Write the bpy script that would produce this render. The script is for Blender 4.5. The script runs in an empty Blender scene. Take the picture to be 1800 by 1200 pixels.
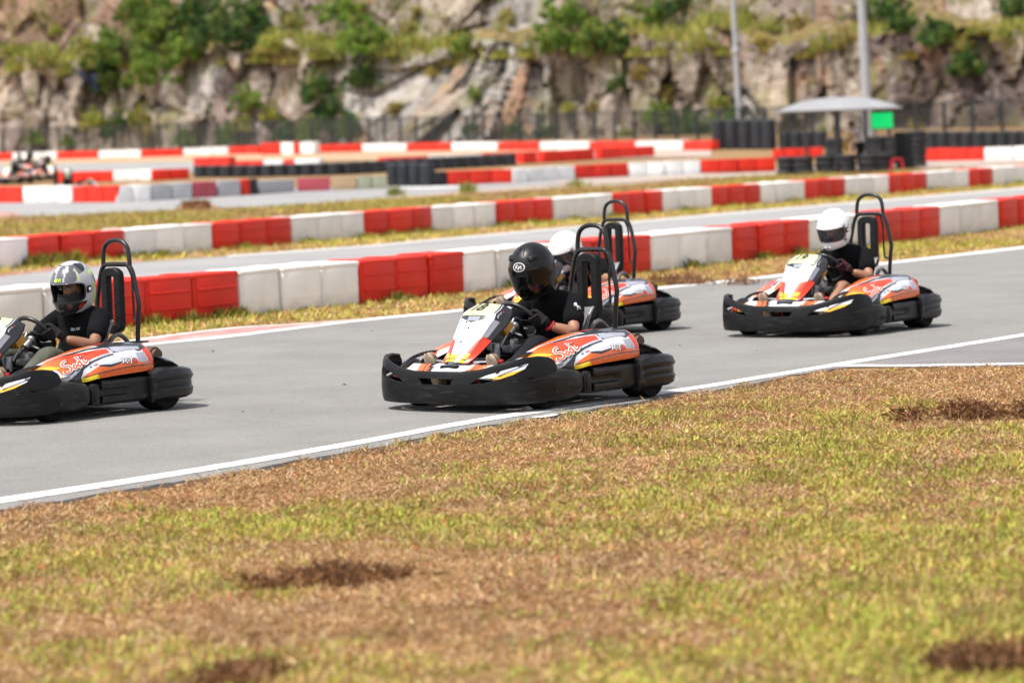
import bpy, bmesh, math, random
import numpy as np
from mathutils import Vector, Matrix, noise as mnoise

random.seed(7)
RNG = np.random.default_rng(11)
SC = bpy.context.scene
COL = SC.collection
PI = math.pi
R = math.radians

def lin(r, g, b):
    """sRGB 0-255 -> linear"""
    out = []
    for c in (r, g, b):
        c /= 255.0
        out.append(c / 12.92 if c <= .04045 else ((c + .055) / 1.055) ** 2.4)
    return tuple(out)

# ------------------------------------------------------------------ camera frame (used to lay out the real ground)
F_PX, CAM_H, Y_HOR, SLOPE = 6100.0, 1.83, 234.0, .035
_p = math.atan((600 - Y_HOR) / F_PX); _a = math.atan(SLOPE)
CW = np.array([0, math.cos(_p), -math.sin(_p)])
_r0 = np.array([1., 0, 0]); _u0 = np.array([0, math.sin(_p), math.cos(_p)])
CR = math.cos(_a) * _r0 - math.sin(_a) * _u0
CU = math.sin(_a) * _r0 + math.cos(_a) * _u0
CPOS = np.array([0, 0, CAM_H])
RAMP0, RAMP, RAMP1 = 95.0, .0095, 235.0

def gz(y):
    """height of the ground: flat round the track, rising gently to the foot of the quarry"""
    return np.maximum(0, np.minimum(y, RAMP1) - RAMP0) * RAMP

def G(px, py, dz=0.0):
    """point of the ground seen at a photograph position (1800 x 1200)"""
    D = CW + (px - 900) / F_PX * CR - (py - 600) / F_PX * CU
    t = -CAM_H / D[2] if D[2] < -1e-6 else 1e9
    if t < 0 or t * D[1] > RAMP0:
        # CAM_H + t*Dz = (t*Dy - RAMP0)*RAMP
        t = (CAM_H + RAMP0 * RAMP) / (D[1] * RAMP - D[2])
        if t * D[1] > RAMP1:
            t = RAMP1 / D[1]
    P = CPOS + t * D
    return Vector((P[0], P[1], float(gz(P[1])) + dz))

def AT(px, py, Y):
    """point at depth Y seen at a photograph position"""
    D = CW + (px - 900) / F_PX * CR - (py - 600) / F_PX * CU
    P = CPOS + D * (Y / D[1])
    return Vector(P)

# ------------------------------------------------------------------ object helpers
def tag(o, label=None, cat=None, group=None, kind=None):
    if label: o['label'] = label
    if cat: o['category'] = cat
    if group: o['group'] = group
    if kind: o['kind'] = kind
    return o

def empty(name, loc=(0, 0, 0), rz=0.0):
    o = bpy.data.objects.new(name, None)
    o.empty_display_size = .2
    COL.objects.link(o); o.location = loc; o.rotation_euler = (0, 0, rz)
    return o

def copy_tree(o, parent=None):
    c = o.copy(); COL.objects.link(c)
    if parent: c.parent = parent
    for ch in o.children:
        copy_tree(ch, c)
    return c

class MB:
    """collects faces of one mesh object"""
    def __init__(s):
        s.v = []; s.f = []; s.m = []; s.c = []; s.n = 0
    def add(s, V, Fc, mat=0, col=None):
        V = np.asarray(V, float).reshape(-1, 3)
        s.v.append(V)
        for i, f in enumerate(Fc):
            s.f.append(tuple(int(k) + s.n for k in f))
            s.m.append(mat if not hasattr(mat, '__len__') else int(mat[i]))
            s.c.append((1, 1, 1) if col is None else (col if not hasattr(col[0], '__len__') else tuple(col[i])))
        s.n += len(V)
    def grid(s, P, cu=False, cv=False, mat=0, col=None, flip=False):
        P = np.asarray(P, float); nu, nv = P.shape[:2]
        Fc = []
        for i in range(nu if cu else nu - 1):
            for j in range(nv if cv else nv - 1):
                a, b = i * nv + j, ((i + 1) % nu) * nv + j
                c, d = ((i + 1) % nu) * nv + (j + 1) % nv, i * nv + (j + 1) % nv
                Fc.append((a, d, c, b) if flip else (a, b, c, d))
        s.add(P.reshape(-1, 3), Fc, mat, col)
    def tube(s, path, r, n=10, closed=False, mat=0, col=None, cap=True):
        p = np.asarray(path, float); k = len(p)
        rr = np.full(k, r) if np.isscalar(r) else np.asarray(r, float)
        t = np.zeros_like(p)
        if closed: t = np.roll(p, -1, 0) - np.roll(p, 1, 0)
        else:
            t[1:-1] = p[2:] - p[:-2]; t[0] = p[1] - p[0]; t[-1] = p[-1] - p[-2]
        t /= np.linalg.norm(t, axis=1)[:, None] + 1e-12
        ref = np.array([0, 0, 1.]) if abs(t[0][2]) < .9 else np.array([1., 0, 0])
        n0 = ref - t[0] * (ref @ t[0]); n0 /= np.linalg.norm(n0)
        rings = []; ang = np.linspace(0, 2 * PI, n, endpoint=False)
        for i in range(k):
            n0 = n0 - t[i] * (n0 @ t[i]); n0 /= np.linalg.norm(n0) + 1e-12
            b0 = np.cross(t[i], n0)
            rings.append(p[i] + rr[i] * (np.cos(ang)[:, None] * n0 + np.sin(ang)[:, None] * b0))
        base = s.n
        s.grid(np.array(rings), cu=closed, cv=True, mat=mat, col=col, flip=True)
        if cap and not closed:
            s.add(np.array(rings[0]), [tuple(range(n))], mat, col)
            s.add(np.array(rings[-1]), [tuple(range(n))[::-1]], mat, col)
    def box(s, c, size, bev=0.0, rot=None, mat=0, col=None, seg=2, taper=None):
        bm = bmesh.new(); bmesh.ops.create_cube(bm, size=1)
        for v in bm.verts:
            v.co = Vector((v.co.x * size[0], v.co.y * size[1], v.co.z * size[2]))
            if taper and v.co.z > 0: v.co.x *= taper[0]; v.co.y *= taper[1]
        if bev > 0:
            bmesh.ops.bevel(bm, geom=bm.edges[:], offset=bev, segments=seg, profile=.5, affect='EDGES')
        M = Matrix.Translation(c) @ (rot.to_4x4() if rot is not None else Matrix())
        bm.verts.index_update()
        V = [M @ v.co for v in bm.verts]; Fc = [[v.index for v in f.verts] for f in bm.faces]
        s.add(np.array([tuple(v) for v in V]), Fc, mat, col); bm.free()
    def lathe(s, prof, n=24, M=None, mat=0, col=None, cap=False):
        prof = np.asarray(prof, float); ang = np.linspace(0, 2 * PI, n, endpoint=False)
        P = np.stack([prof[:, 0:1] * np.cos(ang), prof[:, 0:1] * np.sin(ang), np.repeat(prof[:, 1:2], n, 1)], -1)
        if M is not None:
            m = np.array(M); P = P @ m[:3, :3].T + m[:3, 3]
        s.grid(P, cv=True, mat=mat, col=col, flip=True)
        if cap:
            s.add(P[0], [tuple(range(n))[::-1]], mat, col); s.add(P[-1], [tuple(range(n))], mat, col)
    def shell(s, P, th, mat=0, col=None, cu=False):
        """closed shell of thickness th behind an outer grid P (normals from the grid)"""
        P = np.asarray(P, float); nu, nv = P.shape[:2]
        du = np.gradient(P, axis=0); dv = np.gradient(P, axis=1)
        N = np.cross(du, dv); N /= np.linalg.norm(N, axis=2)[..., None] + 1e-12
        Q = P - N * th
        V = np.concatenate([P.reshape(-1, 3), Q.reshape(-1, 3)]); o = nu * nv
        Fc = []
        I = lambda i, j: i * nv + j
        for i in range(nu - 1):
            for j in range(nv - 1):
                Fc.append((I(i, j), I(i + 1, j), I(i + 1, j + 1), I(i, j + 1)))
                Fc.append((o + I(i, j), o + I(i, j + 1), o + I(i + 1, j + 1), o + I(i + 1, j)))
        for i in range(nu - 1):
            Fc.append((I(i, 0), o + I(i, 0), o + I(i + 1, 0), I(i + 1, 0)))
            Fc.append((I(i, nv - 1), I(i + 1, nv - 1), o + I(i + 1, nv - 1), o + I(i, nv - 1)))
        for j in range(nv - 1):
            Fc.append((I(0, j), I(0, j + 1), o + I(0, j + 1), o + I(0, j)))
            Fc.append((I(nu - 1, j), o + I(nu - 1, j), o + I(nu - 1, j + 1), I(nu - 1, j + 1)))
        s.add(V, Fc, mat, col)
    def mirror_y(s):
        m = MB(); V = np.concatenate(s.v) * np.array([1, -1, 1])
        m.v = [V]; m.n = len(V); m.f = [f[::-1] for f in s.f]; m.m = list(s.m); m.c = list(s.c)
        return m
    def mesh(s, name, mats, sharp=None, smooth=True, color=False):
        me = bpy.data.meshes.new(name)
        me.from_pydata(np.concatenate(s.v).tolist(), [], s.f)
        for mm in mats: me.materials.append(mm)
        me.polygons.foreach_set('material_index', np.array(s.m, dtype=np.int32))
        if color:
            at = me.color_attributes.new('Col', 'FLOAT_COLOR', 'CORNER')
            cnt = [len(p.vertices) for p in me.polygons]
            cc = np.repeat(np.array(s.c, float), cnt, axis=0)
            at.data.foreach_set('color', np.concatenate([cc, np.ones((len(cc), 1))], 1).ravel())
        me.polygons.foreach_set('use_smooth', np.full(len(me.polygons), smooth))
        me.update()
        if smooth and sharp is not None: me.set_sharp_from_angle(angle=R(sharp))
        return me
    def obj(s, name, mats, parent=None, sharp=40, smooth=True, color=False):
        if not isinstance(mats, (list, tuple)): mats = [mats]
        o = bpy.data.objects.new(name, s.mesh(name, mats, sharp, smooth, color))
        COL.objects.link(o)
        if parent: o.parent = parent
        return o

def crom(pts, n=8, closed=False):
    """Catmull-Rom through points"""
    p = np.asarray(pts, float); k = len(p); out = []
    for i in range(k if closed else k - 1):
        if closed: a, b, c, d = p[i - 1], p[i], p[(i + 1) % k], p[(i + 2) % k]
        else: a, b, c, d = p[max(i - 1, 0)], p[i], p[i + 1], p[min(i + 2, k - 1)]
        for t in np.linspace(0, 1, n, endpoint=False):
            out.append(.5 * (2 * b + (c - a) * t + (2 * a - 5 * b + 4 * c - d) * t * t + (3 * b - a - 3 * c + d) * t ** 3))
    if not closed: out.append(p[-1])
    return np.array(out)

def inpoly(x, y, poly):
    x = np.asarray(x); y = np.asarray(y); c = np.zeros(x.shape, bool); k = len(poly)
    for i in range(k):
        x1, y1 = poly[i]; x2, y2 = poly[i - 1]
        if y1 == y2: continue
        hit = ((y1 > y) != (y2 > y)) & (x < (x2 - x1) * (y - y1) / (y2 - y1) + x1)
        c ^= hit
    return c

def evaluated_mesh(o):
    dg = bpy.context.evaluated_depsgraph_get(); dg.update()
    return bpy.data.meshes.new_from_object(o.evaluated_get(dg))

def apply_mods(o):
    me = evaluated_mesh(o); old = o.data; o.modifiers.clear(); o.data = me
    bpy.data.meshes.remove(old)
    return o

def skin_obj(name, pts, edges, radii, mat, parent=None, sub=2, root=0):
    """one continuous limb surface grown round a skeleton"""
    bm = bmesh.new(); L = bm.verts.layers.skin.verify()
    vs = []
    for i, p in enumerate(pts):
        v = bm.verts.new(p); r = radii[i]
        v[L].radius = r if isinstance(r, tuple) else (r, r)
        v[L].use_root = (i == root); vs.append(v)
    for a, b in edges: bm.edges.new((vs[a], vs[b]))
    me = bpy.data.meshes.new(name); bm.to_mesh(me); bm.free()
    o = bpy.data.objects.new(name, me); COL.objects.link(o)
    m = o.modifiers.new('Skin', 'SKIN'); m.use_smooth_shade = True; m.branch_smoothing = .35
    s = o.modifiers.new('Sub', 'SUBSURF'); s.levels = s.render_levels = sub
    apply_mods(o); o.data.materials.clear(); o.data.materials.append(mat)
    o.data.polygons.foreach_set('use_smooth', np.full(len(o.data.polygons), True))
    o.data.name = name
    if parent: o.parent = parent
    return o

_txt = {}
def text_polys(s, shear=0.0, bold=0.0):
    """2-D faces of a piece of text, height of a capital = 1"""
    key = (s, shear, bold)
    if key in _txt: return _txt[key]
    cu = bpy.data.curves.new('lettering', 'FONT'); cu.body = s; cu.size = 1.0; cu.shear = shear; cu.offset = bold
    cu.resolution_u = 3
    o = bpy.data.objects.new('lettering', cu); COL.objects.link(o)
    me = evaluated_mesh(o)
    V = np.array([v.co[:2] for v in me.vertices]); Fc = [tuple(p.vertices) for p in me.polygons]
    bpy.data.objects.remove(o); bpy.data.curves.remove(cu); bpy.data.meshes.remove(me)
    V = V / .69
    V[:, 0] -= V[:, 0].min()
    _txt[key] = (V, Fc)
    return _txt[key]

def add_text(mb, s, fn, mat=0, col=None, shear=0.0, bold=0.0, squeeze=1.0):
    """fn maps (N,2) text plane coordinates to 3-D"""
    V, Fc = text_polys(s, shear, bold)
    V = V * np.array([squeeze, 1])
    mb.add(fn(V), Fc, mat, col)
    return V[:, 0].max()

def stroke(pts, w, n=6, smooth=True):
    """ribbon quads along a 2-D polyline -> (verts, faces)"""
    p = crom(pts, n) if smooth else np.asarray(pts, float)
    t = np.gradient(p, axis=0); t /= np.linalg.norm(t, axis=1)[:, None] + 1e-9
    nn = np.stack([-t[:, 1], t[:, 0]], -1) * w / 2
    k = len(p); V = np.concatenate([p + nn, p - nn])
    return V, [(i, i + 1, k + i + 1, k + i) for i in range(k - 1)]

# ------------------------------------------------------------------ materials
def nodes(m): return m.node_tree.nodes, m.node_tree.links

def mat(name, col=(.5, .5, .5), rough=.6, metal=0.0, var=0.0, vscale=6.0, bump=0.0, bscale=40.0, spec=None,
        attr=False, scuff=None, coat=0.0, stretch=None, dirt=None):
    """procedural principled material: albedo variation, scuffs, fine bump"""
    m = bpy.data.materials.new(name); m.use_nodes = True
    N, L = nodes(m); b = N['Principled BSDF']
    b.inputs['Roughness'].default_value = rough; b.inputs['Metallic'].default_value = metal
    if spec is not None: b.inputs['Specular IOR Level'].default_value = spec
    if coat: b.inputs['Coat Weight'].default_value = coat; b.inputs['Coat Roughness'].default_value = .12
    tc = N.new('ShaderNodeTexCoord'); mp = N.new('ShaderNodeMapping'); L.new(tc.outputs['Object'], mp.inputs['Vector'])
    if stretch: mp.inputs['Scale'].default_value = stretch
    src = None
    if attr:
        a = N.new('ShaderNodeAttribute'); a.attribute_name = 'Col'; src = a.outputs['Color']
    else:
        rgb = N.new('ShaderNodeRGB'); rgb.outputs[0].default_value = (*col, 1); src = rgb.outputs[0]
    if var > 0:
        nz = N.new('ShaderNodeTexNoise'); nz.inputs['Scale'].default_value = vscale; nz.inputs['Detail'].default_value = 6
        L.new(mp.outputs[0], nz.inputs['Vector'])
        mr = N.new('ShaderNodeMapRange'); mr.inputs[1].default_value = .3; mr.inputs[2].default_value = .7
        mr.inputs[3].default_value = 1 - var; mr.inputs[4].default_value = 1 + var
        L.new(nz.outputs[0], mr.inputs[0])
        mx = N.new('ShaderNodeVectorMath'); mx.operation = 'SCALE'
        L.new(src, mx.inputs[0]); L.new(mr.outputs[0], mx.inputs['Scale']); src = mx.outputs[0]
    if scuff:
        # (colour, scale, threshold, stretch)
        sc, ss, th, st = scuff
        mp2 = N.new('ShaderNodeMapping'); L.new(tc.outputs['Object'], mp2.inputs['Vector']); mp2.inputs['Scale'].default_value = st
        n2 = N.new('ShaderNodeTexNoise'); n2.inputs['Scale'].default_value = ss; n2.inputs['Detail'].default_value = 8
        n2.inputs['Roughness'].default_value = .7
        L.new(mp2.outputs[0], n2.inputs['Vector'])
        r2 = N.new('ShaderNodeMapRange'); r2.inputs[1].default_value = th; r2.inputs[2].default_value = th + .22
        L.new(n2.outputs[0], r2.inputs[0])
        mix = N.new('ShaderNodeMix'); mix.data_type = 'RGBA'
        L.new(r2.outputs[0], mix.inputs[0]); L.new(src, mix.inputs[6]); mix.inputs[7].default_value = (*sc, 1)
        src = mix.outputs[2]
    L.new(src, b.inputs['Base Color'])
    if bump > 0:
        n3 = N.new('ShaderNodeTexNoise'); n3.inputs['Scale'].default_value = bscale; n3.inputs['Detail'].default_value = 5
        L.new(mp.outputs[0], n3.inputs['Vector'])
        bp = N.new('ShaderNodeBump'); bp.inputs['Strength'].default_value = bump; bp.inputs['Distance'].default_value = .02
        L.new(n3.outputs[0], bp.inputs['Height']); L.new(bp.outputs[0], b.inputs['Normal'])
        r3 = N.new('ShaderNodeMapRange'); r3.inputs[3].default_value = max(0, rough - .1); r3.inputs[4].default_value = min(1, rough + .12)
        L.new(n3.outputs[0], r3.inputs[0]); L.new(r3.outputs[0], b.inputs['Roughness'])
    return m

M = {}
M['plastic'] = mat('black_moulded_plastic', (.0042, .0042, .0048), .40, var=.35, vscale=5, bump=.05, bscale=45, spec=.28,
                   scuff=((.040, .039, .038), 5, .545, (1.2, 1.2, 10)))
M['plastic_worn'] = mat('worn_black_plastic', (.0065, .0055, .0055), .41, var=.4, vscale=6, bump=.06, bscale=40, spec=.42,
                        scuff=((.045, .038, .035), 6, .54, (1.5, 1.5, 6)))
M['rubber'] = mat('tyre_rubber', (.009, .009, .009), .8, spec=.2, var=.3, vscale=12, bump=.3, bscale=80)
M['livery'] = mat('kart_livery', rough=.32, attr=True, var=.07, vscale=7, coat=.35,
                  scuff=((.25, .23, .21), 40, .70, (1, 1, 1)))
M['steel_black'] = mat('black_painted_tube', (.010, .010, .012), .36, var=.25, vscale=14, scuff=((.09, .09, .09), 18, .68, (1, 1, 1)))
M['steel'] = mat('bare_steel', (.42, .42, .43), .38, metal=.9, var=.2, vscale=20)
M['alu'] = mat('cast_aluminium', (.30, .30, .31), .5, metal=.7, var=.25, vscale=25)
M['engine'] = mat('engine_grey', (.12, .12, .125), .5, metal=.3, var=.3, vscale=18)
M['amber'] = mat('amber_tank', (.42, .25, .03), .35, var=.25, vscale=10)
M['seat'] = mat('seat_shell', (.20, .20, .21), .45, var=.2, vscale=8)
M['foam'] = mat('headrest_rubber', (.006, .006, .007), .55, spec=.3, var=.25, vscale=14, bump=.12, bscale=40)
M['groove'] = mat('groove_black', (.006, .006, .006), .8)
M['red_ano'] = mat('red_anodised', (.45, .02, .03), .35, metal=.5)
M['white_letter'] = mat('white_lettering', (.78, .78, .78), .45, var=.05)
M['red_letter'] = mat('red_lettering', (.62, .05, .03), .4, var=.05)
M['orange_letter'] = mat('orange_lettering', (.60, .11, .05), .4, var=.05)
M['dark_letter'] = mat('dark_lettering', (.03, .03, .035), .5)
M['bolt'] = mat('bolt_head', (.10, .10, .10), .4, metal=.6)
M['skin'] = mat('tanned_skin', (.33, .165, .10), .5, var=.1, vscale=9)
M['skin_dark'] = mat('brown_skin', (.26, .13, .075), .5, var=.1, vscale=9)
M['shirt'] = mat('black_cotton', (.0055, .0055, .0065), .95, var=.25, vscale=9, bump=.5, bscale=14, spec=.12)
M['trouser_black'] = mat('black_trouser', (.012, .012, .014), .9, var=.25, vscale=9, bump=.5, bscale=14, spec=.2)
M['trouser_olive'] = mat('olive_trouser', (.085, .088, .065), .9, var=.2, vscale=9, bump=.5, bscale=14, spec=.2)
M['glove'] = mat('black_glove', (.010, .010, .011), .75, var=.3, vscale=30, bump=.3, bscale=60, spec=.25)
M['glove_red'] = mat('red_black_glove', (.028, .010, .013), .75, var=.6, vscale=22, scuff=((.30, .02, .04), 16, .56, (1, 1, 1)), bump=.3, bscale=60, spec=.25)
M['cuff_red'] = mat('red_cuff', (.42, .02, .03), .7)
M['shoe'] = mat('brown_shoe', (.22, .15, .10), .75, var=.3, vscale=30)
M['shoe_red'] = mat('dark_red_shoe', (.12, .012, .018), .75, var=.3, vscale=30)
M['sole'] = mat('shoe_sole', (.42, .33, .24), .8, var=.25, vscale=60)
M['helmet_black'] = mat('matt_black_helmet', (.007, .007, .008), .36, var=.1, vscale=10, spec=.35)
M['helmet_white'] = mat('white_helmet', (.82, .82, .82), .16, var=.02, coat=.4)
M['helmet_paint'] = mat('painted_helmet', rough=.22, attr=True, var=.04, vscale=8, coat=.4)
M['visor_dark'] = mat('dark_visor', (.003, .003, .0035), .10, spec=.3)
M['balaclava'] = mat('black_lining', (.012, .012, .013), .9)
M['eye_white'] = mat('eye_white', (.34, .32, .30), .4)
M['eye_dark'] = mat('eye_dark', (.02, .012, .01), .3)
def glass_mat(name, col, alpha):
    m = bpy.data.materials.new(name); m.use_nodes = True
    N, L = nodes(m); b = N['Principled BSDF']
    b.inputs['Base Color'].default_value = (*col, 1); b.inputs['Roughness'].default_value = .05
    b.inputs['Alpha'].default_value = alpha; b.inputs['Specular IOR Level'].default_value = .8
    nz = N.new('ShaderNodeTexNoise'); nz.inputs['Scale'].default_value = 30
    mr = N.new('ShaderNodeMapRange'); mr.inputs[3].default_value = .02; mr.inputs[4].default_value = .10
    L.new(nz.outputs[0], mr.inputs[0]); L.new(mr.outputs[0], b.inputs['Roughness'])
    return m
M['visor_clear'] = glass_mat('clear_visor', (.55, .55, .60), .16)
M['visor_smoke'] = glass_mat('smoked_visor', (.05, .05, .06), .45)
# ------------------------------------------------------------------ kart surfaces
def ip(x, tab):
    return np.interp(x, [a for a, b in tab], [b for a, b in tab])
# ---- kart frame: x forward, y left, z up, ground at 0 ----
def pod_pt(u, v):
    """outer skin of the left side pod; u: 0 front tip .. 1 rear, v: 0 inner top edge .. 1 outer bottom edge"""
    u = np.asarray(u, float); v = np.asarray(v, float)
    kx = .60 - 1.0 * u
    yi = ip(u, [(0, .36), (.5, .33), (1, .33)])
    zi = ip(u, [(0, .325), (.1, .35), (.3, .41), (.55, .46), (.8, .485), (1, .478)])
    yo = ip(u, [(0, .45), (.12, .555), (.3, .645), (.5, .672), (.9, .672), (1, .655)])
    zo = ip(u, [(0, .30), (.2, .27), (.36, .255), (.6, .27), (1, .285)])
    y1 = yi + (yo - yi) * .62; z1 = zi + .045
    y2 = yo + .015; z2 = zo + (zi - zo) * .62
    b0 = (1 - v) ** 3; b1 = 3 * v * (1 - v) ** 2; b2 = 3 * v * v * (1 - v); b3 = v ** 3
    y = b0 * yi + b1 * y1 + b2 * y2 + b3 * yo
    z = b0 * zi + b1 * z1 + b2 * z2 + b3 * zo
    # raised blister on the rear lower half
    e = np.clip((u - .36 - .12 * (1 - v)) / .10, 0, 1) * np.clip((v - .38 + .10 * u) / .10, 0, 1)
    e = e * e * (3 - 2 * e)
    y = y + .022 * e; z = z + .012 * e
    return np.stack([kx + 0 * y, y, z], -1)
def nose_pt(a, t):
    """front panel; t: 0 top back edge .. 1 bottom tip, a: -1..1 front face, 1..1.6 side return"""
    a = np.asarray(a, float); t = np.asarray(t, float)
    cx = ip(t, [(0, .385), (.06, .40), (.30, .515), (.34, .535), (1, .79)])
    cz = ip(t, [(0, .700), (.06, .705), (.30, .655), (.34, .625), (1, .335)])
    w = ip(t, [(0, .105), (.06, .125), (.2, .15), (.34, .155), (.7, .125), (.9, .105), (1, .085)])
    s = np.sign(a); m = np.abs(a); f = np.minimum(m, 1); g = np.maximum(m - 1, 0) / .6
    x = cx - .035 * f ** 2 * (1 + 0 * t)
    y = s * w * f
    z = cz - .012 * f ** 2
    dep = ip(t, [(0, .03), (.3, .09), (.5, .07), (.8, .04), (1, .01)])
    x = x - g * dep; y = y + s * g * .035; z = z - g * ip(t, [(0, .03), (.3, .05), (1, .0)])
    return np.stack([x, y, z], -1)
# ------------------------------------------------------------------ the rental kart
ORANGE = lin(214, 62, 30); ORANGE2 = lin(222, 100, 38); AMBER = lin(238, 176, 50); WHITE = (.64, .65, .69)
GREY = lin(160, 162, 174); DARK = lin(40, 40, 44); YELLOW = lin(232, 200, 20); PLATE = lin(232, 230, 160); RED = lin(214, 48, 34)

def paint(col, mask, c):
    col[mask] = c

POD = {
 'orange1': [(0.036, 0.256), (0.236, 0.113), (0.395, 0.256), (0.623, 0.413), (0.614, 0.525), (0.477, 0.55), (0.368, 0.588), (0.241, 0.763), (0.2, 0.80), (0.18, 0.6), (0.06, 0.6)],
 'stripe': [(0.614, 0.525), (0.627, 0.575), (0.477, 0.644), (0.382, 0.713), (0.286, 0.831), (0.232, 0.919), (0.21, 0.90), (0.286, 0.713), (0.391, 0.606), (0.486, 0.562)],
 'line': [(0.22, 1.0), (0.273, 0.831), (0.345, 0.681), (0.445, 0.594), (0.527, 0.583), (0.632, 0.558), (0.632, 0.594), (0.518, 0.613), (0.441, 0.638), (0.359, 0.713), (0.318, 0.888), (0.323, 1.0)],
 'orange2': [(0.327, 0.888), (0.377, 0.819), (0.455, 0.75), (0.564, 0.80), (0.65, 0.763), (0.805, 0.78), (1.0, 0.84), (1.0, 1.01), (0.682, 1.01), (0.427, 1.01), (0.327, 1.01)],
 'yellow': [(0.30, 0.90), (0.432, 0.90), (0.45, 1.01), (0.30, 1.01)],
 'liner': [(0.327, 0.885), (0.5, 0.885), (0.7, 0.865), (1.0, 0.88), (1.0, 0.90), (0.7, 0.885), (0.5, 0.905), (0.327, 0.905)],
 'wedge': [(0.459, 0.725), (0.568, 0.770), (0.668, 0.750), (0.70, 0.73), (0.645, 0.79), (0.555, 0.825), (0.464, 0.76)],
 'topblack': [(0.25, 0.10), (0.418, 0.19), (0.477, 0.215), (0.632, 0.25), (0.645, 0.35), (0.505, 0.288), (0.391, 0.263)],
 'toporange': [(0.20, 0.0), (0.60, 0.0), (0.62, 0.22), (0.477, 0.19), (0.418, 0.16), (0.25, 0.07)],
 'rearblack': [(0.632, 0.0), (1.0, 0.0), (1.0, 0.50), (0.932, 0.544), (0.859, 0.6), (0.827, 0.55), (0.636, 0.556)],
 'reargrey': [(0.655, 0.36), (0.736, 0.43), (0.90, 0.47), (0.88, 0.55), (0.827, 0.54), (0.668, 0.54), (0.640, 0.50)],
 'topred': [(0.66, 0.05), (0.86, 0.10), (0.86, 0.17), (0.66, 0.12)],
 'reardark': [(0.82, 0.62), (0.90, 0.62), (0.90, 0.84), (0.81, 0.81)],
 'reartail': [(0.90, 0.55), (1.0, 0.52), (1.0, 0.86), (0.91, 0.84)],
 'tipwhite': [(0.0, 0.62), (0.12, 0.58), (0.20, 0.80), (0.16, 1.01), (0.0, 1.01)],
 'tipamber': [(0.02, 0.42), (0.14, 0.36), (0.22, 0.56), (0.12, 0.60), (0.0, 0.64)],
 'tipred': [(0.0, 0.15), (0.10, 0.10), (0.14, 0.22), (0.0, 0.34)],
}
POD = {k: [(u * 1.05, v) for u, v in p] for k, p in POD.items()}
POD_COL = [('orange1', ORANGE), ('tipamber', AMBER), ('tipwhite', WHITE), ('tipred', RED), ('stripe', GREY), ('orange2', ORANGE2), ('wedge', DARK),
           ('yellow', YELLOW), ('liner', DARK), ('line', DARK), ('toporange', ORANGE2), ('topblack', DARK), ('rearblack', DARK),
           ('reargrey', GREY), ('topred', RED), ('reardark', GREY), ('reartail', ORANGE)]

SODI = [([(.55, 1.0), (.32, 1.10), (.06, .92), (.10, .70), (.36, .50), (.50, .28), (.40, .02), (.12, -.08), (-.06, .04), (0, .2)], True),
        ([(.98, .22), (.82, .40), (.66, .22), (.80, .04), (.98, .20), (.99, .22)], True),
        ([(1.46, .26), (1.30, .42), (1.12, .22), (1.26, .02), (1.46, .22)], True), ([(1.46, 1.0), (1.46, .30), (1.48, .02)], True),
        ([(1.76, .44), (1.74, .10), (1.86, .02), (2.05, .12)], True),
        ([(1.76, .70), (1.80, .78)], False)]

def pod_fn(o, sx, sz, dv=0.0):
    """text plane on the left pod: origin (u,v), scale in u and v per letter height"""
    e = 1e-3
    def fn(V):
        u = o[0] + V[:, 0] * sx[0] + V[:, 1] * sz[0]; v = o[1] + V[:, 0] * sx[1] + V[:, 1] * sz[1]
        P = pod_pt(u, v); N = np.cross(pod_pt(u + e, v) - P, pod_pt(u, v + e) - P); N /= np.linalg.norm(N, axis=1)[:, None] + 1e-12
        s = np.sign(N[:, 1:2]); s[s == 0] = 1
        return P + N * s * (.0025 + dv)
    return fn

def nose_fn(o, sx, sz, lift=.003):
    e = 1e-3
    def fn(V):
        a = o[0] + V[:, 0] * sx[0] + V[:, 1] * sz[0]; t = o[1] + V[:, 0] * sx[1] + V[:, 1] * sz[1]
        P = nose_pt(a, t); N = np.cross(nose_pt(a + e, t) - P, nose_pt(a, t + e) - P); N /= np.linalg.norm(N, axis=1)[:, None] + 1e-12
        s = np.sign(N[:, 0:1]); s[s == 0] = 1
        return P + N * s * lift
    return fn

BUMP_PATH = crom([(.935, -.04), (.935, .04), (.930, .20), (.905, .39), (.850, .545), (.760, .640), (.65, .685), (.5, .704), (.27, .712)], 14)
BUMP_PATH = BUMP_PATH[BUMP_PATH[:, 1] >= 0]; BUMP_PATH = np.vstack([[[.9355, 0]], BUMP_PATH])
_al = np.concatenate([[0], np.cumsum(np.linalg.norm(np.diff(BUMP_PATH, axis=0), axis=1))])
def bump_xy(s):
    a = np.abs(s)
    x = np.interp(a, _al, BUMP_PATH[:, 0]); y = np.interp(a, _al, BUMP_PATH[:, 1]) * np.sign(s)
    d = .01
    tx = np.interp(a + d, _al, BUMP_PATH[:, 0]) - np.interp(a - d, _al, BUMP_PATH[:, 0])
    ty = np.interp(a + d, _al, BUMP_PATH[:, 1]) - np.interp(a - d, _al, BUMP_PATH[:, 1])
    l = np.hypot(tx, ty) + 1e-9
    return x, y, ty / l, -tx / l * np.sign(np.where(s == 0, 1, s))   # outward normal
def s_of_x(x):
    return np.interp(-np.asarray(x, float), -BUMP_PATH[20:, 0], _al[20:])
S_TOP = [(0, .270), (.22, .272), (.38, .290), (.55, .335), (.70, .362), (.80, .366), (.90, .352), (1.0, .325), (1.10, .285), (1.2, .25)]
S_BOT = [(0, .066), (.5, .066), (.7, .066), (.9, .075), (1.2, .10)]
V_END = list(zip((0, .05, .15, .34, .42, .46, .50, .54, .58, .64, .72, .88, .95, 1), s_of_x([.62, .56, .535, .535, .57, .66, .745, .745, .66, .56, .525, .525, .54, .58])))

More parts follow.
